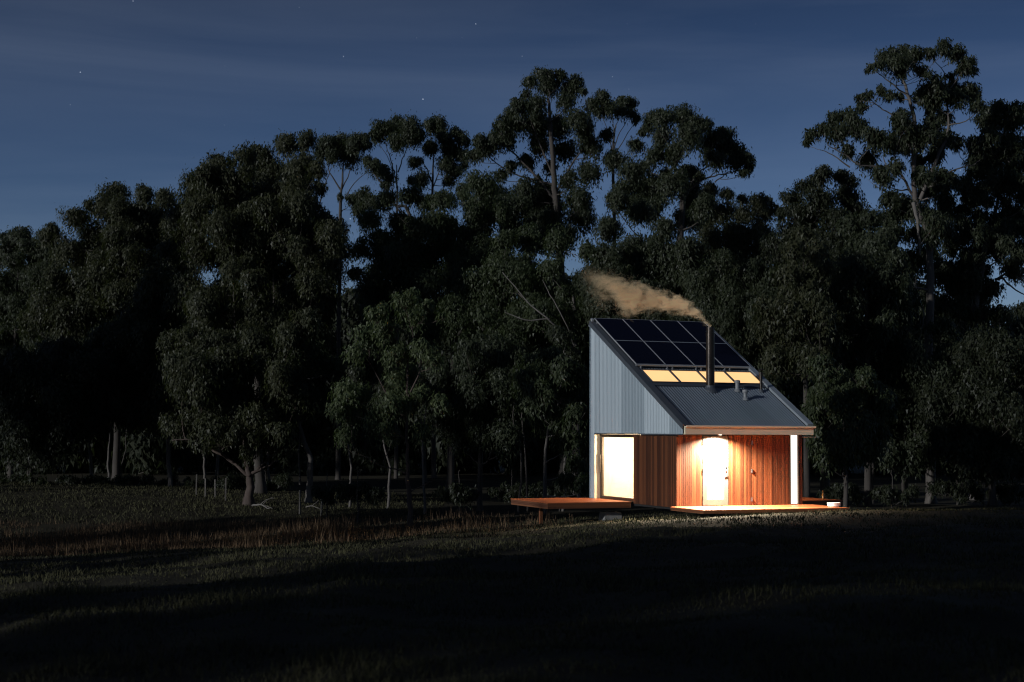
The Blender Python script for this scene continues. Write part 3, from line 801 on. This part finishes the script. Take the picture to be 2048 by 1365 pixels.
def tree(name, label, Y, trunk, clumps, fill=(), r0=.3, leaf='leaf_a', bark='bark', dens=690, lsize=.155, depth=2.2, limbs=(), group=None, cat='tree', base=True, flat=1.0, twigs=4, dead=()):
    """trunk: picture points from the foot up; clumps: (px, py, r px); fill: (cx, cy, rx, ry, count, r px)"""
    px0 = trunk[0][0]; r0 *= .68
    foot = PX(px0, trunk[0][1], Y)
    gzv = gz1(foot.x, Y); foot = Vector((foot.x, Y, gzv - .15))
    root = tag(empty(name, (foot.x, foot.y, gzv)), label, cat, group)
    o_ = Vector((foot.x, foot.y, gzv))
    cl_ = [list(c) for c in clumps]
    for (cx, cy, rx, ry, cn, rr) in fill:
        k = 0; tries = 0
        while k < cn and tries < cn * 30:
            tries += 1
            a, b = random.uniform(-1, 1), random.uniform(-1, 1)
            if a * a + b * b > 1: continue
            q = [cx + a * rx, cy + b * ry, rr * random.uniform(.75, 1.25)]
            if any((q[0] - e[0]) ** 2 + (q[1] - e[1]) ** 2 < (.55 * (q[2] + e[2]) / 2) ** 2 for e in cl_): continue
            cl_.append(q); k += 1
    C = []; R = []
    xs_ = [c[0] for c in cl_]; mid = sum(xs_) / len(xs_) if xs_ else 0; half = (max(xs_) - min(xs_)) / 2 + 1 if xs_ else 1
    for c in cl_:
        e = 1 - min(1, abs(c[0] - mid) / half) ** 2
        Yc = Y + random.uniform(-1, 1) * depth * (.25 + .75 * math.sqrt(max(e, 0)))
        C.append(PX(c[0], c[1] + c[2] * .14, Yc) - o_); R.append(c[2] * random.uniform(.98, 1.28) / F_PX * Y)
    wd = Wood()
    TP_ = [foot - o_] + [PX(q[0], q[1], Y + (q[2] if len(q) > 2 else 0)) - o_ for q in trunk[1:]]
    Q = wd.limb(TP_, r0, r0 * .22, 9, 5, .02)
    # flared foot
    wd.limb([foot - o_ - Vector((0, 0, .1)), foot - o_ + Vector((0, 0, r0 * 2.2))], r0 * 1.55, r0 * .95, 9, 3)
    QQ = [(Vector(q), r0 * (1 - .78 * (i / len(Q)) ** .8)) for i, q in enumerate(Q)]
    for lm in limbs:
        pts = [PX(q[0], q[1], Y + (q[2] if len(q) > 2 else 0)) - o_ for q in lm[1:]]
        Ql = wd.limb(pts, lm[0] * .8, lm[0] * .25, 7, 4, .02)
        QQ += [(Vector(q), lm[0] * (1 - .7 * i / len(Ql))) for i, q in enumerate(Ql)]
    for c, r in zip(C, R):
        bottom = c - Vector((0, 0, r * .35))
        best = min(QQ, key=lambda q: (q[0] - c).length + (2.5 if q[0].z > c.z - r * .5 else 0) + .25 * max(0, q[0].z - (c.z - 1.6 * (Vector((q[0].x, q[0].y)) - Vector((c.x, c.y))).length)))
        s0 = best[0]; dv = bottom - s0
        if dv.length > .05:
            br = min(best[1] * .6, .018 + .02 * dv.length)
            m1 = s0 + dv * .45 + Vector((random.uniform(-.1, .1), random.uniform(-.1, .1), -.06)) * dv.length
            Qb = wd.limb([s0, m1, bottom], br, .012, 5, 3, .02)
            QQ.append((Vector(Qb[len(Qb) // 2]), br * .6))
        for k in range(twigs):
            e = Vector((random.uniform(-.8, .8), random.uniform(-.8, .8), random.uniform(.1, .55))) * r
            wd.limb([bottom - Vector((0, 0, r * .25)), bottom + e * .5, c + e], .014, .005, 4, 2)
    wd.build('trunk', M[bark], root)
    if dead:
        dw = Wood()
        for lm in dead:
            dw.limb([PX(q[0], q[1], Y + (q[2] if len(q) > 2 else -1.2)) - o_ for q in lm[1:]], lm[0], lm[0] * .35, 6, 4, .015)
        dw.build('dead_branch', M['dead'], root)
    if C:
        link_mesh('crown', leaf_mesh('crown', [tuple(c) for c in C], R, dens, lsize, flat), M[leaf], root)
    return root
TALL = {}
GB = 'tall eucalypts of the forest edge'
tree('eucalypt_tree', 'half cropped low tree crown at the far left edge of the picture', 88, [(20, 960), (30, 700), (35, 560)],
     [(12, 478, 26), (45, 478, 26), (72, 490, 22), (0, 520, 24), (50, 560, 40), (5, 600, 36), (90, 570, 30), (30, 520, 22), (88, 530, 18)],
     [(40, 680, 110, 130, 26, 36), (40, 540, 80, 50, 10, 26)], .32, group=GB)
tree('eucalypt_tree', 'broad lumpy dark crown left of the big rounded tree', 82, [(232, 955), (235, 700), (225, 500)],
     [(231, 386, 30), (286, 390, 26), (330, 402, 30), (174, 408, 14), (150, 436, 32), (205, 410, 32), (278, 424, 32), (320, 432, 32), (97, 470, 26), (107, 454, 15),
      (196, 470, 36), (253, 470, 34), (136, 500, 34), (310, 480, 36), (352, 455, 30), (170, 530, 40), (240, 540, 40)],
     [(220, 640, 150, 120, 42, 36), (250, 500, 120, 80, 20, 30)], .34, leaf='leaf_b', group=GB)
TALL[1] = tree('eucalypt_tree', 'biggest rounded dense dome of foliage left of centre', 73, [(520, 1000), (515, 760), (520, 520)],
     [(440, 330, 28), (488, 312, 30), (523, 308, 28), (576, 288, 30), (613, 284, 26), (413, 350, 26), (385, 392, 28), (362, 430, 28), (600, 330, 32), (545, 345, 34), (480, 360, 34),
      (430, 395, 34), (632, 340, 20), (637, 375, 18), (622, 410, 26), (585, 390, 34), (520, 410, 36), (460, 430, 36), (400, 450, 36), (660, 455, 30), (690, 500, 28), (600, 460, 38), (540, 480, 40),
      (640, 520, 36), (480, 500, 38), (712, 545, 20), (345, 500, 36), (415, 510, 36), (560, 560, 40), (310, 560, 34), (380, 580, 40), (450, 590, 40), (650, 590, 36)],
     [(470, 660, 190, 80, 26, 38), (510, 430, 140, 125, 44, 33), (590, 520, 110, 70, 14, 34)], .42, leaf='leaf_b', dens=700, depth=3.6, group=GB,
     limbs=[(.10, (470, 700), (468, 560), (462, 510)), (.09, (495, 700), (494, 570), (498, 505)), (.10, (548, 700), (547, 560), (546, 490))])
tree('eucalypt_tree', 'slim tree with flat topped crown on a bare straight stem beside the rounded dome', 92, [(676, 940), (680, 470), (683, 380), (688, 320)],
     [(659, 292, 24), (686, 292, 28), (708, 288, 22), (727, 278, 18), (697, 314, 26), (664, 312, 18), (735, 288, 12), (679, 393, 10), (703, 400, 18), (715, 410, 10), (640, 305, 18)],
     (), .24, limbs=[(.07, (681, 380), (660, 345), (655, 318)), (.06, (682, 385), (700, 345), (712, 315)), (.07, (636, 430), (650, 370), (664, 335)), (.05, (690, 395), (715, 360), (735, 345))], leaf='leaf_a', group=GB, depth=1.2)
tree('eucalypt_tree', 'leaning forked tree with small stepped crowns between two flat topped trees', 90, [(850, 940), (825, 470), (790, 410), (765, 370), (745, 345)],
     [(747, 330, 22), (763, 342, 22), (782, 356, 16), (735, 318, 14), (728, 395, 22), (745, 405, 24), (720, 420, 16), (772, 372, 12)],
     (), .22, limbs=[(.07, (800, 425), (775, 385), (760, 350)), (.06, (815, 440), (790, 400), (780, 365)), (.06, (800, 440), (765, 415), (730, 400))], group=GB, depth=1.2)
tree('eucalypt_tree', 'flat topped umbrella crown on thin forked stems left of centre', 95, [(792, 940), (796, 560), (794, 400), (793, 330)],
     [(766, 258, 24), (794, 252, 26), (823, 257, 26), (757, 272, 16), (792, 282, 24), (823, 276, 22), (748, 268, 10), (840, 268, 14)],
     (), .2, limbs=[(.06, (790, 345), (778, 310), (770, 280)), (.06, (796, 345), (808, 310), (818, 285)), (.05, (785, 390), (785, 340), (760, 290))], group=GB, depth=1.4)
tree('eucalypt_tree', 'umbrella crown with stepped lower tiers just right of the flat topped one', 96, [(868, 940), (866, 480), (864, 370), (868, 310)],
     [(860, 252, 20), (876, 252, 24), (911, 268, 18), (924, 280, 20), (887, 275, 22), (860, 297, 20), (898, 297, 26), (922, 308, 20), (832, 323, 16), (891, 330, 20), (911, 340, 20), (845, 360, 20), (825, 362, 12), (898, 362, 14), (928, 330, 12)],
     (), .24, limbs=[(.06, (864, 380), (880, 340), (905, 310)), (.06, (864, 365), (850, 330), (838, 325))], group=GB, depth=1.4)
tree('eucalypt_tree', 'mid height leafy tree filling below the umbrella crowns', 80, [(900, 960), (905, 700), (890, 500)],
     [(777, 400, 24), (821, 392, 26), (887, 398, 28), (964, 372, 34), (953, 415, 36), (925, 385, 22), (850, 405, 24), (740, 440, 26), (800, 440, 30), (760, 480, 32), (830, 460, 32), (890, 450, 36), (950, 470, 40),
      (1000, 420, 30), (720, 500, 24)], [(870, 560, 150, 110, 40, 36)], .34, leaf='leaf_c', group=GB, depth=2.6)
TALL[0] = tree('eucalypt_tree', 'tallest centre eucalypt with tiered crowns and dark sky gaps under them', 84, [(1130, 960), (1125, 650), (1115, 450), (1108, 360), (1102, 260), (1096, 200)],
     [(1061, 165, 18), (1091, 152, 24), (1118, 150, 20), (1151, 165, 20), (1096, 174, 26), (1140, 180, 24), (1052, 188, 12), (1168, 182, 10), (1043, 215, 24), (1074, 208, 24), (1129, 206, 22), (1019, 228, 18),
      (1003, 250, 22), (1030, 254, 30), (1074, 246, 32), (1118, 256, 34), (1157, 246, 26), (1173, 262, 24), (964, 281, 20), (990, 281, 26), (1019, 284, 22), (949, 310, 18), (975, 302, 16), (1074, 288, 26), (1129, 300, 34),
      (1184, 290, 30), (1217, 268, 16), (1052, 322, 24), (1021, 332, 16), (1100, 335, 18), (1228, 324, 30), (1180, 345, 26), (1140, 360, 24), (1075, 360, 14), (1000, 350, 18)],
     [(1090, 430, 130, 50, 18, 34)], .48, group=GB, depth=2.6,
     limbs=[(.12, (1110, 400), (1060, 340), (1010, 290)), (.10, (1108, 390), (1150, 320), (1190, 270)), (.08, (1106, 350), (1080, 290), (1060, 240)), (.08, (1106, 370), (1020, 345), (975, 310))])
tree('eucalypt_tree', 'bushy crown on fan shaped bare stems right of the tallest centre tree', 90, [(1240, 960), (1230, 520), (1226, 300), (1232, 250)],
     [(1206, 196, 22), (1184, 208, 20), (1245, 205, 22), (1265, 208, 18), (1217, 216, 22), (1261, 228, 16), (1274, 238, 11), (1195, 225, 14), (1240, 222, 16)],
     (), .24, limbs=[(.05, (1227, 300), (1240, 265), (1258, 235)), (.05, (1226, 305), (1215, 265), (1205, 230)), (.05, (1230, 310), (1250, 275), (1270, 245)), (.04, (1227, 290), (1228, 260), (1225, 230))], group=GB, depth=1.4)
tree('eucalypt_tree', 'wide spreading crown with a long bare limb reaching right over open sky', 80, [(1362, 960), (1358, 600), (1364, 400), (1352, 350), (1345, 300)],
     [(1308, 240, 24), (1330, 234, 24), (1363, 236, 26), (1387, 243, 22), (1407, 254, 20), (1292, 255, 17), (1284, 264, 12), (1435, 266, 22), (1457, 270, 20), (1330, 274, 32), (1374, 274, 32), (1418, 288, 28), (1455, 295, 26),
      (1495, 315, 16), (1484, 306, 16), (1468, 326, 24), (1500, 334, 14), (1488, 345, 11), (1429, 318, 26), (1312, 312, 28), (1352, 305, 28), (1275, 292, 20), (1378, 343, 26), (1400, 352, 12), (1286, 334, 18), (1262, 345, 26), (1330, 350, 16)],
     [(1330, 400, 90, 40, 12, 28)], .4, group=GB, depth=2.4, limbs=[(.09, (1362, 410), (1385, 375), (1415, 356), (1445, 350), (1475, 342)), (.05, (1415, 356), (1430, 345), (1440, 330)), (.05, (1430, 365), (1450, 350), (1470, 335)), (.08, (1364, 400), (1395, 350), (1430, 320))])
tree('eucalypt_tree', 'lower olive crown dipping below the gap in the tree line', 88, [(1480, 960), (1480, 600), (1478, 440)],
     [(1418, 382, 22), (1451, 388, 18), (1407, 398, 22), (1484, 400, 16), (1517, 406, 22), (1536, 404, 13), (1490, 430, 22), (1528, 426, 24), (1552, 421, 16), (1440, 425, 30), (1400, 440, 30), (1470, 465, 32), (1525, 470, 32), (1420, 480, 34)],
     [(1460, 560, 110, 80, 26, 34)], .3, leaf='leaf_b', group=GB)
tree('eucalypt_tree', 'dense dark rounded tree below the tall right hand crowns', 72, [(1650, 970), (1645, 650), (1645, 430)],
     [(1648, 347, 20), (1680, 352, 22), (1631, 364, 22), (1608, 374, 22), (1580, 398, 22), (1590, 424, 26), (1640, 400, 34), (1690, 395, 34), (1620, 430, 34), (1670, 440, 36), (1715, 425, 30), (1565, 425, 16), (1700, 365, 18)],
     [(1640, 520, 90, 80, 24, 34)], .36, leaf='leaf_d', dens=700, group=GB)
tree('eucalypt_tree', 'tallest right hand eucalypt with open tiers, pale trunk and hanging dead branch', 66,
     [(1862, 985), (1858, 720), (1860, 580), (1858, 480), (1835, 420), (1828, 370), (1830, 250), (1815, 190), (1805, 150)],
     [(1764, 117, 19), (1784, 107, 18), (1808, 107, 22), (1830, 110, 19), (1793, 128, 22), (1818, 128, 20), (1735, 141, 8), (1742, 134, 8), (1760, 130, 12), (1798, 146, 16), (1842, 142, 15), (1856, 148, 8), (1861, 105, 17), (1885, 96, 21),
      (1914, 107, 21), (1934, 126, 19), (1922, 142, 17), (1943, 140, 12), (1900, 152, 12), (1721, 194, 14), (1738, 189, 14), (1760, 182, 16), (1781, 190, 14), (1726, 212, 16), (1800, 193, 10), (1842, 190, 22), (1871, 177, 27), (1902, 177, 27),
      (1938, 177, 25), (1866, 200, 22), (1914, 198, 25), (1950, 188, 18), (1958, 210, 18), (1672, 238, 21), (1701, 236, 25), (1648, 259, 16), (1624, 271, 16), (1614, 285, 11), (1680, 266, 23), (1716, 257, 23), (1697, 302, 18), (1745, 270, 25),
      (1805, 247, 27), (1830, 270, 31), (1769, 286, 25), (1890, 237, 22), (1861, 242, 19), (1914, 286, 19), (1813, 294, 18), (1740, 320, 24), (1790, 335, 22), (1870, 300, 18), (1880, 350, 22), (1760, 355, 26)],
     [(1790, 470, 90, 70, 20, 28), (1880, 330, 60, 60, 8, 20), (1840, 290, 55, 60, 7, 20), (1830, 215, 40, 30, 3, 17)], .34, group=GB, bark='grey_bark', depth=2.4, dens=720,
     limbs=[(.12, (1840, 400), (1868, 330), (1888, 290), (1896, 260), (1895, 215), (1890, 150)), (.08, (1825, 390), (1790, 340), (1720, 330), (1690, 310), (1655, 290)), (.06, (1832, 320), (1790, 240), (1760, 215), (1745, 205)),
            (.06, (1815, 190), (1780, 165), (1755, 145)), (.05, (1888, 200), (1905, 170), (1925, 140)), (.06, (1850, 380), (1900, 345), (1945, 330), (1960, 320)), (.05, (1700, 335), (1665, 310), (1640, 300))],
     dead=[(.10, (1827, 405), (1834, 440), (1839, 480), (1840, 510)), (.045, (1836, 545), (1829, 575), (1826, 620), (1820, 655), (1812, 672)), (.045, (1830, 570), (1838, 600), (1846, 625), (1845, 650), (1836, 680)), (.03, (1831, 595), (1836, 620), (1843, 655)), (.025, (1866, 630), (1862, 655), (1864, 672))])
tree('eucalypt_tree', 'massive dark crown cut off by the right edge of the picture', 70, [(1945, 985), (1948, 650), (1962, 540), (1975, 480), (1990, 430), (2005, 330)],
     [(1975, 224, 22), (1999, 220, 22), (2030, 220, 22), (1987, 246, 28), (2030, 242, 28), (1963, 242, 18), (1975, 276, 26), (2060, 235, 30), (2070, 290, 36), (2020, 285, 30), (1950, 290, 24), (1990, 320, 30), (2040, 330, 32), (1955, 345, 26),
      (2010, 370, 34), (2060, 390, 36), (1970, 390, 30), (1930, 370, 24), (2030, 430, 28), (2080, 460, 40), (1920, 420, 24), (1890, 400, 22), (2045, 500, 24), (1900, 560, 20)],
     [(1950, 430, 70, 60, 12, 22), (1930, 590, 110, 60, 18, 26), (1990, 350, 60, 60, 8, 24), (2000, 500, 70, 60, 12, 24), (1890, 500, 40, 50, 6, 22)], .36, bark='pale_bark', group=GB, limbs=[(.09, (1965, 520), (2000, 505), (2040, 490)), (.07, (1985, 445), (2015, 435), (2045, 420)), (.10, (1948, 560), (1975, 535), (1995, 525)), (.09, (1990, 560), (2020, 548), (2060, 575)), (.07, (2000, 552), (2030, 580), (2070, 600))])

GM = 'middle trees massed behind the cabin'
tree('eucalypt_tree', 'tree with pale crossing limbs in the dark mass left of the smoke', 74, [(1150, 985), (1155, 760), (1153, 650), (1145, 590)],
     [(1010, 480, 32), (1060, 470, 34), (1120, 480, 34), (1000, 530, 34), (1050, 530, 36), (960, 560, 34), (1105, 540, 36), (1180, 500, 30), (1200, 560, 28)], [(1060, 620, 150, 90, 34, 36)], .34, leaf='leaf_c', group=GM, bark='grey_bark',
     dead=[(.06, (1152, 690, -2), (1105, 645, -3.2), (1060, 608, -3.2), (1005, 545, -3)), (.045, (1095, 638, -3.2), (1050, 640, -3.4), (1010, 625, -3.4)), (.04, (1152, 700, -2), (1128, 640, -3.2), (1100, 590, -3.2), (1085, 560, -3.2))],
     limbs=[(.10, (1152, 680), (1100, 640), (1050, 600), (1010, 545)), (.08, (1152, 640), (1180, 580), (1190, 520))])
tree('eucalypt_tree', 'dark tree filling behind the solar panels and smoke', 72, [(1290, 985), (1290, 700), (1285, 480)],
     [(1230, 400, 32), (1280, 420, 34), (1330, 460, 34), (1220, 460, 34), (1270, 500, 38), (1380, 500, 34)], [(1290, 570, 130, 90, 34, 36)], .32, leaf='leaf_a', group=GM)
tree('eucalypt_tree', 'dark tree rising behind the flue and right roof slope', 68, [(1470, 985), (1468, 760), (1460, 560)],
     [(1440, 520, 32), (1500, 540, 32), (1400, 560, 34), (1550, 560, 30)], [(1470, 680, 120, 130, 46, 34)], .3, leaf='leaf_a', group=GM)
tree('eucalypt_tree', 'small rounded olive crown right of the roof, below the dark dense tree', 60, [(1612, 985), (1612, 700), (1610, 560)],
     [(1610, 478, 26), (1588, 500, 24), (1632, 500, 26), (1605, 525, 30), (1645, 540, 28), (1575, 545, 26), (1610, 575, 32)], [(1600, 660, 75, 75, 22, 30)], .22, leaf='leaf_b', group=GM)
tree('eucalypt_tree', 'wispy drooping tree between the olive crown and the pale trunk', 63, [(1735, 985), (1735, 720), (1730, 520)],
     [(1700, 450, 28), (1740, 440, 28), (1775, 470, 28), (1720, 500, 32)], [(1735, 590, 80, 100, 32, 32)], .26, leaf='leaf_a', group=GM)
tree('eucalypt_tree', 'low leafy tree just right of the gutter and awning', 56, [(1690, 1000), (1690, 900), (1685, 800)],
     [(1650, 740, 30), (1690, 760, 32), (1640, 790, 30)], [(1700, 840, 75, 90, 30, 30)], .16, leaf='leaf_c', group=GM)
tree('eucalypt_tree', 'dark leafy tree under the hanging dead branch', 64, [(1810, 985), (1812, 880), (1815, 760)], [(1900, 700, 34), (1880, 660, 30)], [(1830, 810, 110, 110, 42, 34)], .26, leaf='leaf_a', group=GM)
tree('eucalypt_tree', 'dark low tree in the lower right corner of the forest', 62, [(1985, 990), (1985, 860), (1990, 740)], [(2000, 680, 32), (2040, 700, 32)], [(1985, 820, 120, 130, 50, 36)], .26, leaf='leaf_d', group=GM)
tree('eucalypt_tree', 'drooping dark tree at the lower left edge of the forest', 74, [(60, 985), (62, 860), (60, 760)], (), [(70, 800, 130, 110, 46, 36)], .26, leaf='leaf_d', group=GM)
tree('eucalypt_tree', 'leafy tree with two pale stems left of the gnarled tree', 76, [(340, 990), (336, 880), (330, 760), (320, 640)], [(290, 600, 34), (330, 590, 34)], [(300, 740, 130, 110, 48, 36)], .2, leaf='leaf_b', bark='pale_bark', group=GM)
tree('gnarled_tree', 'gnarled thick trunked tree with wide low limbs near the fence posts', 66, [(497, 1006), (500, 965), (497, 945), (492, 915), (486, 880)],
     [(379, 680, 34), (441, 690, 34), (513, 685, 34), (579, 670, 36), (615, 640, 32), (451, 770, 34), (374, 752, 34)], [(480, 760, 130, 70, 26, 34), (500, 870, 75, 45, 14, 24), (400, 850, 60, 30, 8, 24)], .34, leaf='leaf_b', bark='red_bark',
     limbs=[(.11, (494, 950), (470, 930), (445, 912), (410, 892), (380, 880), (345, 882)), (.11, (500, 950), (530, 935), (560, 915), (585, 895)), (.10, (515, 940), (540, 915), (560, 900)), (.12, (494, 935), (488, 905), (487, 860))])
tree('eucalypt_tree', 'pale bent trunk beside a straight stem right of the gnarled tree', 68, [(617, 978), (621, 930), (612, 890), (600, 855), (592, 800), (600, 700)],
     [(600, 740, 30), (640, 720, 30), (570, 770, 30)], [(615, 760, 65, 60, 12, 30)], .24, leaf='leaf_c', bark='pale_bark', limbs=[(.07, (600, 970), (598, 900), (602, 830)), (.05, (592, 830), (580, 815), (570, 800)), (.05, (610, 745), (635, 730), (650, 700))])
tree('sapling_tree', 'leafy sapling with reddish stem standing free in front of the dark forest', 53, [(820, 1040), (818, 990), (815, 940), (814, 860), (815, 760), (818, 690)],
     [(810, 600, 25), (854, 612, 18), (755, 626, 28), (825, 636, 28), (737, 678, 33), (711, 706, 25), (796, 710, 32), (847, 700, 32), (869, 718, 20), (825, 750, 26), (885, 632, 12), (693, 783, 31), (722, 790, 27), (675, 816, 25),
      (704, 830, 27), (781, 808, 29), (818, 806, 27), (847, 786, 25), (884, 808, 22), (759, 845, 31), (690, 874, 25), (785, 871, 25), (840, 863, 20), (770, 660, 24), (790, 760, 24)], (), .16, leaf='leaf_e', bark='red_bark', dens=800, lsize=.13, depth=1.6,
     limbs=[(.04, (816, 950), (790, 938), (760, 932), (735, 915), (710, 910)), (.035, (820, 985), (845, 970), (870, 962)), (.05, (814, 850), (770, 780), (735, 720)), (.05, (815, 800), (840, 740), (845, 700)), (.04, (815, 880), (760, 850), (700, 830))], twigs=5)
tree('eucalypt_tree', 'dark tree with hanging leaves left of the side deck', 64, [(960, 985), (962, 860), (965, 760)], (), [(970, 790, 110, 110, 40, 34)], .2, leaf='leaf_a', group=GM)
tree('eucalypt_tree', 'leafy green tree beside the steel wall, left of the cabin', 57, [(1090, 985), (1092, 900), (1100, 800)], [(1140, 780, 28), (1150, 830, 28), (1140, 880, 28), (1150, 930, 28), (1165, 970, 20), (1130, 960, 22)], [(1110, 780, 65, 80, 18, 30)], .15, leaf='leaf_c', bark='pale_bark', group=GM)

# slender bare stems showing in the dark gaps
GS = 'slender pale stems inside the forest edge'
STEMS = (((182, 985, 860, 77, .16), 'leftmost thick pale stem under the drooping left forest'), ((220, 985, 870, 80, .13), 'straight pale stem just right of the leftmost thick one'),
         ((246, 975, 900, 82, .09), 'thin short stem third from the left at the forest foot'), ((410, 960, 850, 84, .12), 'dim stem behind the long left limb of the gnarled tree'),
         ((432, 960, 800, 80, .16), 'leaning pale stem above the fence posts'), ((540, 985, 820, 82, .12), 'dim stem behind the right limb of the gnarled tree'),
         ((700, 1010, 860, 66, .10), 'thin stem left of the free standing sapling'), ((775, 1000, 870, 66, .11), 'stem behind the crown of the sapling'),
         ((850, 1000, 850, 62, .10), 'straight pale stem just right of the sapling'), ((1038, 985, 850, 62, .09), 'thin stem rising behind the tip of the side deck'),
         ((1055, 980, 830, 62, .08), 'thinnest stem rising behind the side deck'), ((1125, 975, 780, 62, .10), 'pale stem between the side deck and the steel wall'),
         ((960, 985, 800, 70, .11), 'dim stem halfway between sapling and side deck'), ((1745, 960, 850, 66, .09), 'thin slanting stem in the dark right of the cabin'))
for (xx, yb, yt, yy_, rr), lb_ in STEMS:
    tree('slender_tree', lb_, yy_, [(xx, yb), (xx + random.uniform(-6, 6), (yb + yt) / 2), (xx + random.uniform(-12, 12), yt), (xx + random.uniform(-14, 14), yt - 90)],
         [(xx + random.uniform(-25, 25), yt - random.uniform(60, 120), 22) for _ in range(5)], (), rr, leaf='leaf_d', bark='pale_bark' if rr > .095 else 'bark', group=GS, dens=600)

# dense forest behind
GF = 'far forest trees seen as a dark mass'
def copy_tree(src, loc, rz, sc, label, group):
    r = src.copy(); COL.objects.link(r)
    r.location = loc; r.rotation_euler = (0, 0, rz); r.scale = (sc, sc, sc)
    r['label'] = label; r['group'] = group
    for ch in list(src.children):
        c = ch.copy(); COL.objects.link(c); c.parent = r
    return r
LF = 'dark tree in the dense forest mass behind the front trees'
FT = [tree('forest_tree', LF, 104, [(x_, 960), (x_, 800), (x_, 650)], (), [(x_, 755, 155, 195, 66, 46)], .35, leaf='leaf_d', dens=95, lsize=.48, depth=4.5, group=GF, twigs=0) for x_ in (-120, 60)]
for i in range(2, 13):
    q = PX(-120 + i * 180, 900, 104 + random.uniform(-4, 6))
    copy_tree(FT[i % 2], (q.x, q.y, gz1(q.x, q.y)), 0 if i % 4 < 2 else math.pi, (.90 if 1700 < -120 + i * 180 < 2100 else random.uniform(.96, 1.05)), LF, GF)
# shrubs along the forest floor
GU = 'dark shrubs along the forest floor'
for i in range(22):
    xx = -40 + i * 97 + random.uniform(-22, 22)
    yy_ = random.uniform(60, 72) if xx < 1180 else random.uniform(58, 68)
    if 640 < xx < 1000: yy_ = random.uniform(56, 60)
    if 1180 < xx < 1640 and i % 2: continue
    if xx < 560: yy_ = random.uniform(73, 79)
    if 740 < xx < 900: continue
    w_ = random.uniform(28, 48)
    tree('shrub', 'low dark shrub among the trunks at the foot of the forest', yy_, [(xx, 1000), (xx, 960), (xx, 940)], (), [(xx, (968 if xx < 560 else 984), w_ * 1.2, 15, 11, 13)], .05, leaf='leaf_d', dens=700, lsize=.13, depth=.9, group=GU, cat='shrub', twigs=2)

# trees standing left of and behind the camera: they throw the paddock into moon shade

SH = [(-21, 13, 0, .8), (-23, 6, 1, 1.1), (-20, 0, 0, .8), (-22, -8, 1, 1.1), (-33, 28.5, 1, .8), (-34, 38, 1, .8), (-30, 7, 0, .9), (-29, -2, 1, 1.2), (-20, -16, 0, .9), (-33, -12, 0, 1.0), (-33, 64, 1, 1.05), (-39, 57, 0, .9), (-22, 20, 1, .45), (-24, 24.5, 1, .5), (-22.5, 27, 1, .40)]
for i, (x_, y_, k_, sc_) in enumerate(SH):
    copy_tree(TALL[k_], (x_, y_, gz1(x_, y_) - .1), 1.1 * i, sc_, 'eucalypt beyond the left edge of the view, shading the paddock from the moon', 'eucalypts beside the paddock outside the view')

# ------------------------------------------------------------------ small things at the forest edge and under the deck
for (px_, hh_, yy_, lb_) in ((392, .95, 70, 'first of the thin fence posts from the left'), (411, .85, 69, 'second thin fence post, a little shorter'), (431, .8, 69, 'third thin fence post from the left'),
                             (451, 1.0, 67.5, 'tall thin fence post nearest the gnarled trunk'), (600, 1.0, 63, 'lone fence post right of the gnarled trunk'), (643, .6, 62, 'short fence post, rightmost of the row')):
    q = PX(px_, 990, yy_); z_ = gz1(q.x, q.y)
    o = MB().prism([(-.028, -.028), (.028, -.028), (.032, 0), (.028, .028), (-.028, .028)], 2, -.2, hh_).lathe((0, 0, hh_ - .10), [(.034, 0), (.034, .02)], 6).build('fence_post', M['post'])
    o.location = (q.x, q.y, z_); o.rotation_euler = (random.uniform(-.05, .05), random.uniform(-.06, .06), random.random())
    tag(o, lb_, 'fence post', 'fence posts along the forest edge')
for (pts_, r_, lb_) in (([(505, 1000), (522, 998), (535, 1006), (540, 1012)], .045, 'bleached fallen branch curving right from the gnarled trunk'), ([(508, 1006), (525, 1008), (545, 1014)], .03, 'thin fallen branch on the grass below the gnarled trunk'),
                        ([(612, 1012), (625, 1004), (640, 1010)], .028, 'small fallen branch right of the pale bent trunk')):
    w_ = Wood(); p0 = PX(pts_[0][0], pts_[0][1], 65); o0 = Vector((p0.x, p0.y, gz1(p0.x, p0.y)))
    P_ = []
    for k, (a_, b_) in enumerate(pts_):
        q = PX(a_, b_, 65 - .5 * k); P_.append(Vector((q.x, q.y, gz1(q.x, q.y) + .08 + .10 * (k % 2))) - o0)
    w_.limb(P_, r_, r_ * .4, 7, 4, .01)
    w_.limb([P_[1], P_[1] + Vector((.25, -.1, .22)), P_[1] + Vector((.55, -.15, .30))], r_ * .5, r_ * .15, 6, 3, .01)
    o = w_.build('fallen_branch', M['dead'], None); o.location = o0
    tag(o, lb_, 'branch', 'fallen branches at the forest edge')
for (px_, h_, lb_) in ((1110, .12, 'leftmost dry stalk in the grass under the side deck'), (1133, .14, 'thin dry stalk left of the two tallest under the deck'), (1141, .24, 'tallest dry stalk under the side deck'), (1146, .21, 'upright dry stalk just right of the tallest')):
    q = PX(px_, 1045, 43.3); z_ = gz1(q.x, q.y)
    o = MB().tube([(0, 0, -.05), (-.01, 0, h_ * .5), (-.035, .01, h_ + .05)], [.014, .012, .006], 6).lathe((-.03, .01, h_), [(.008, 0), (.016, .03), (.004, .07)], 6).build('dry_stalk', M['straw'])
    o.location = (q.x, q.y, z_)
    tag(o, lb_, 'dry stalk', 'dry stalks under the side deck')
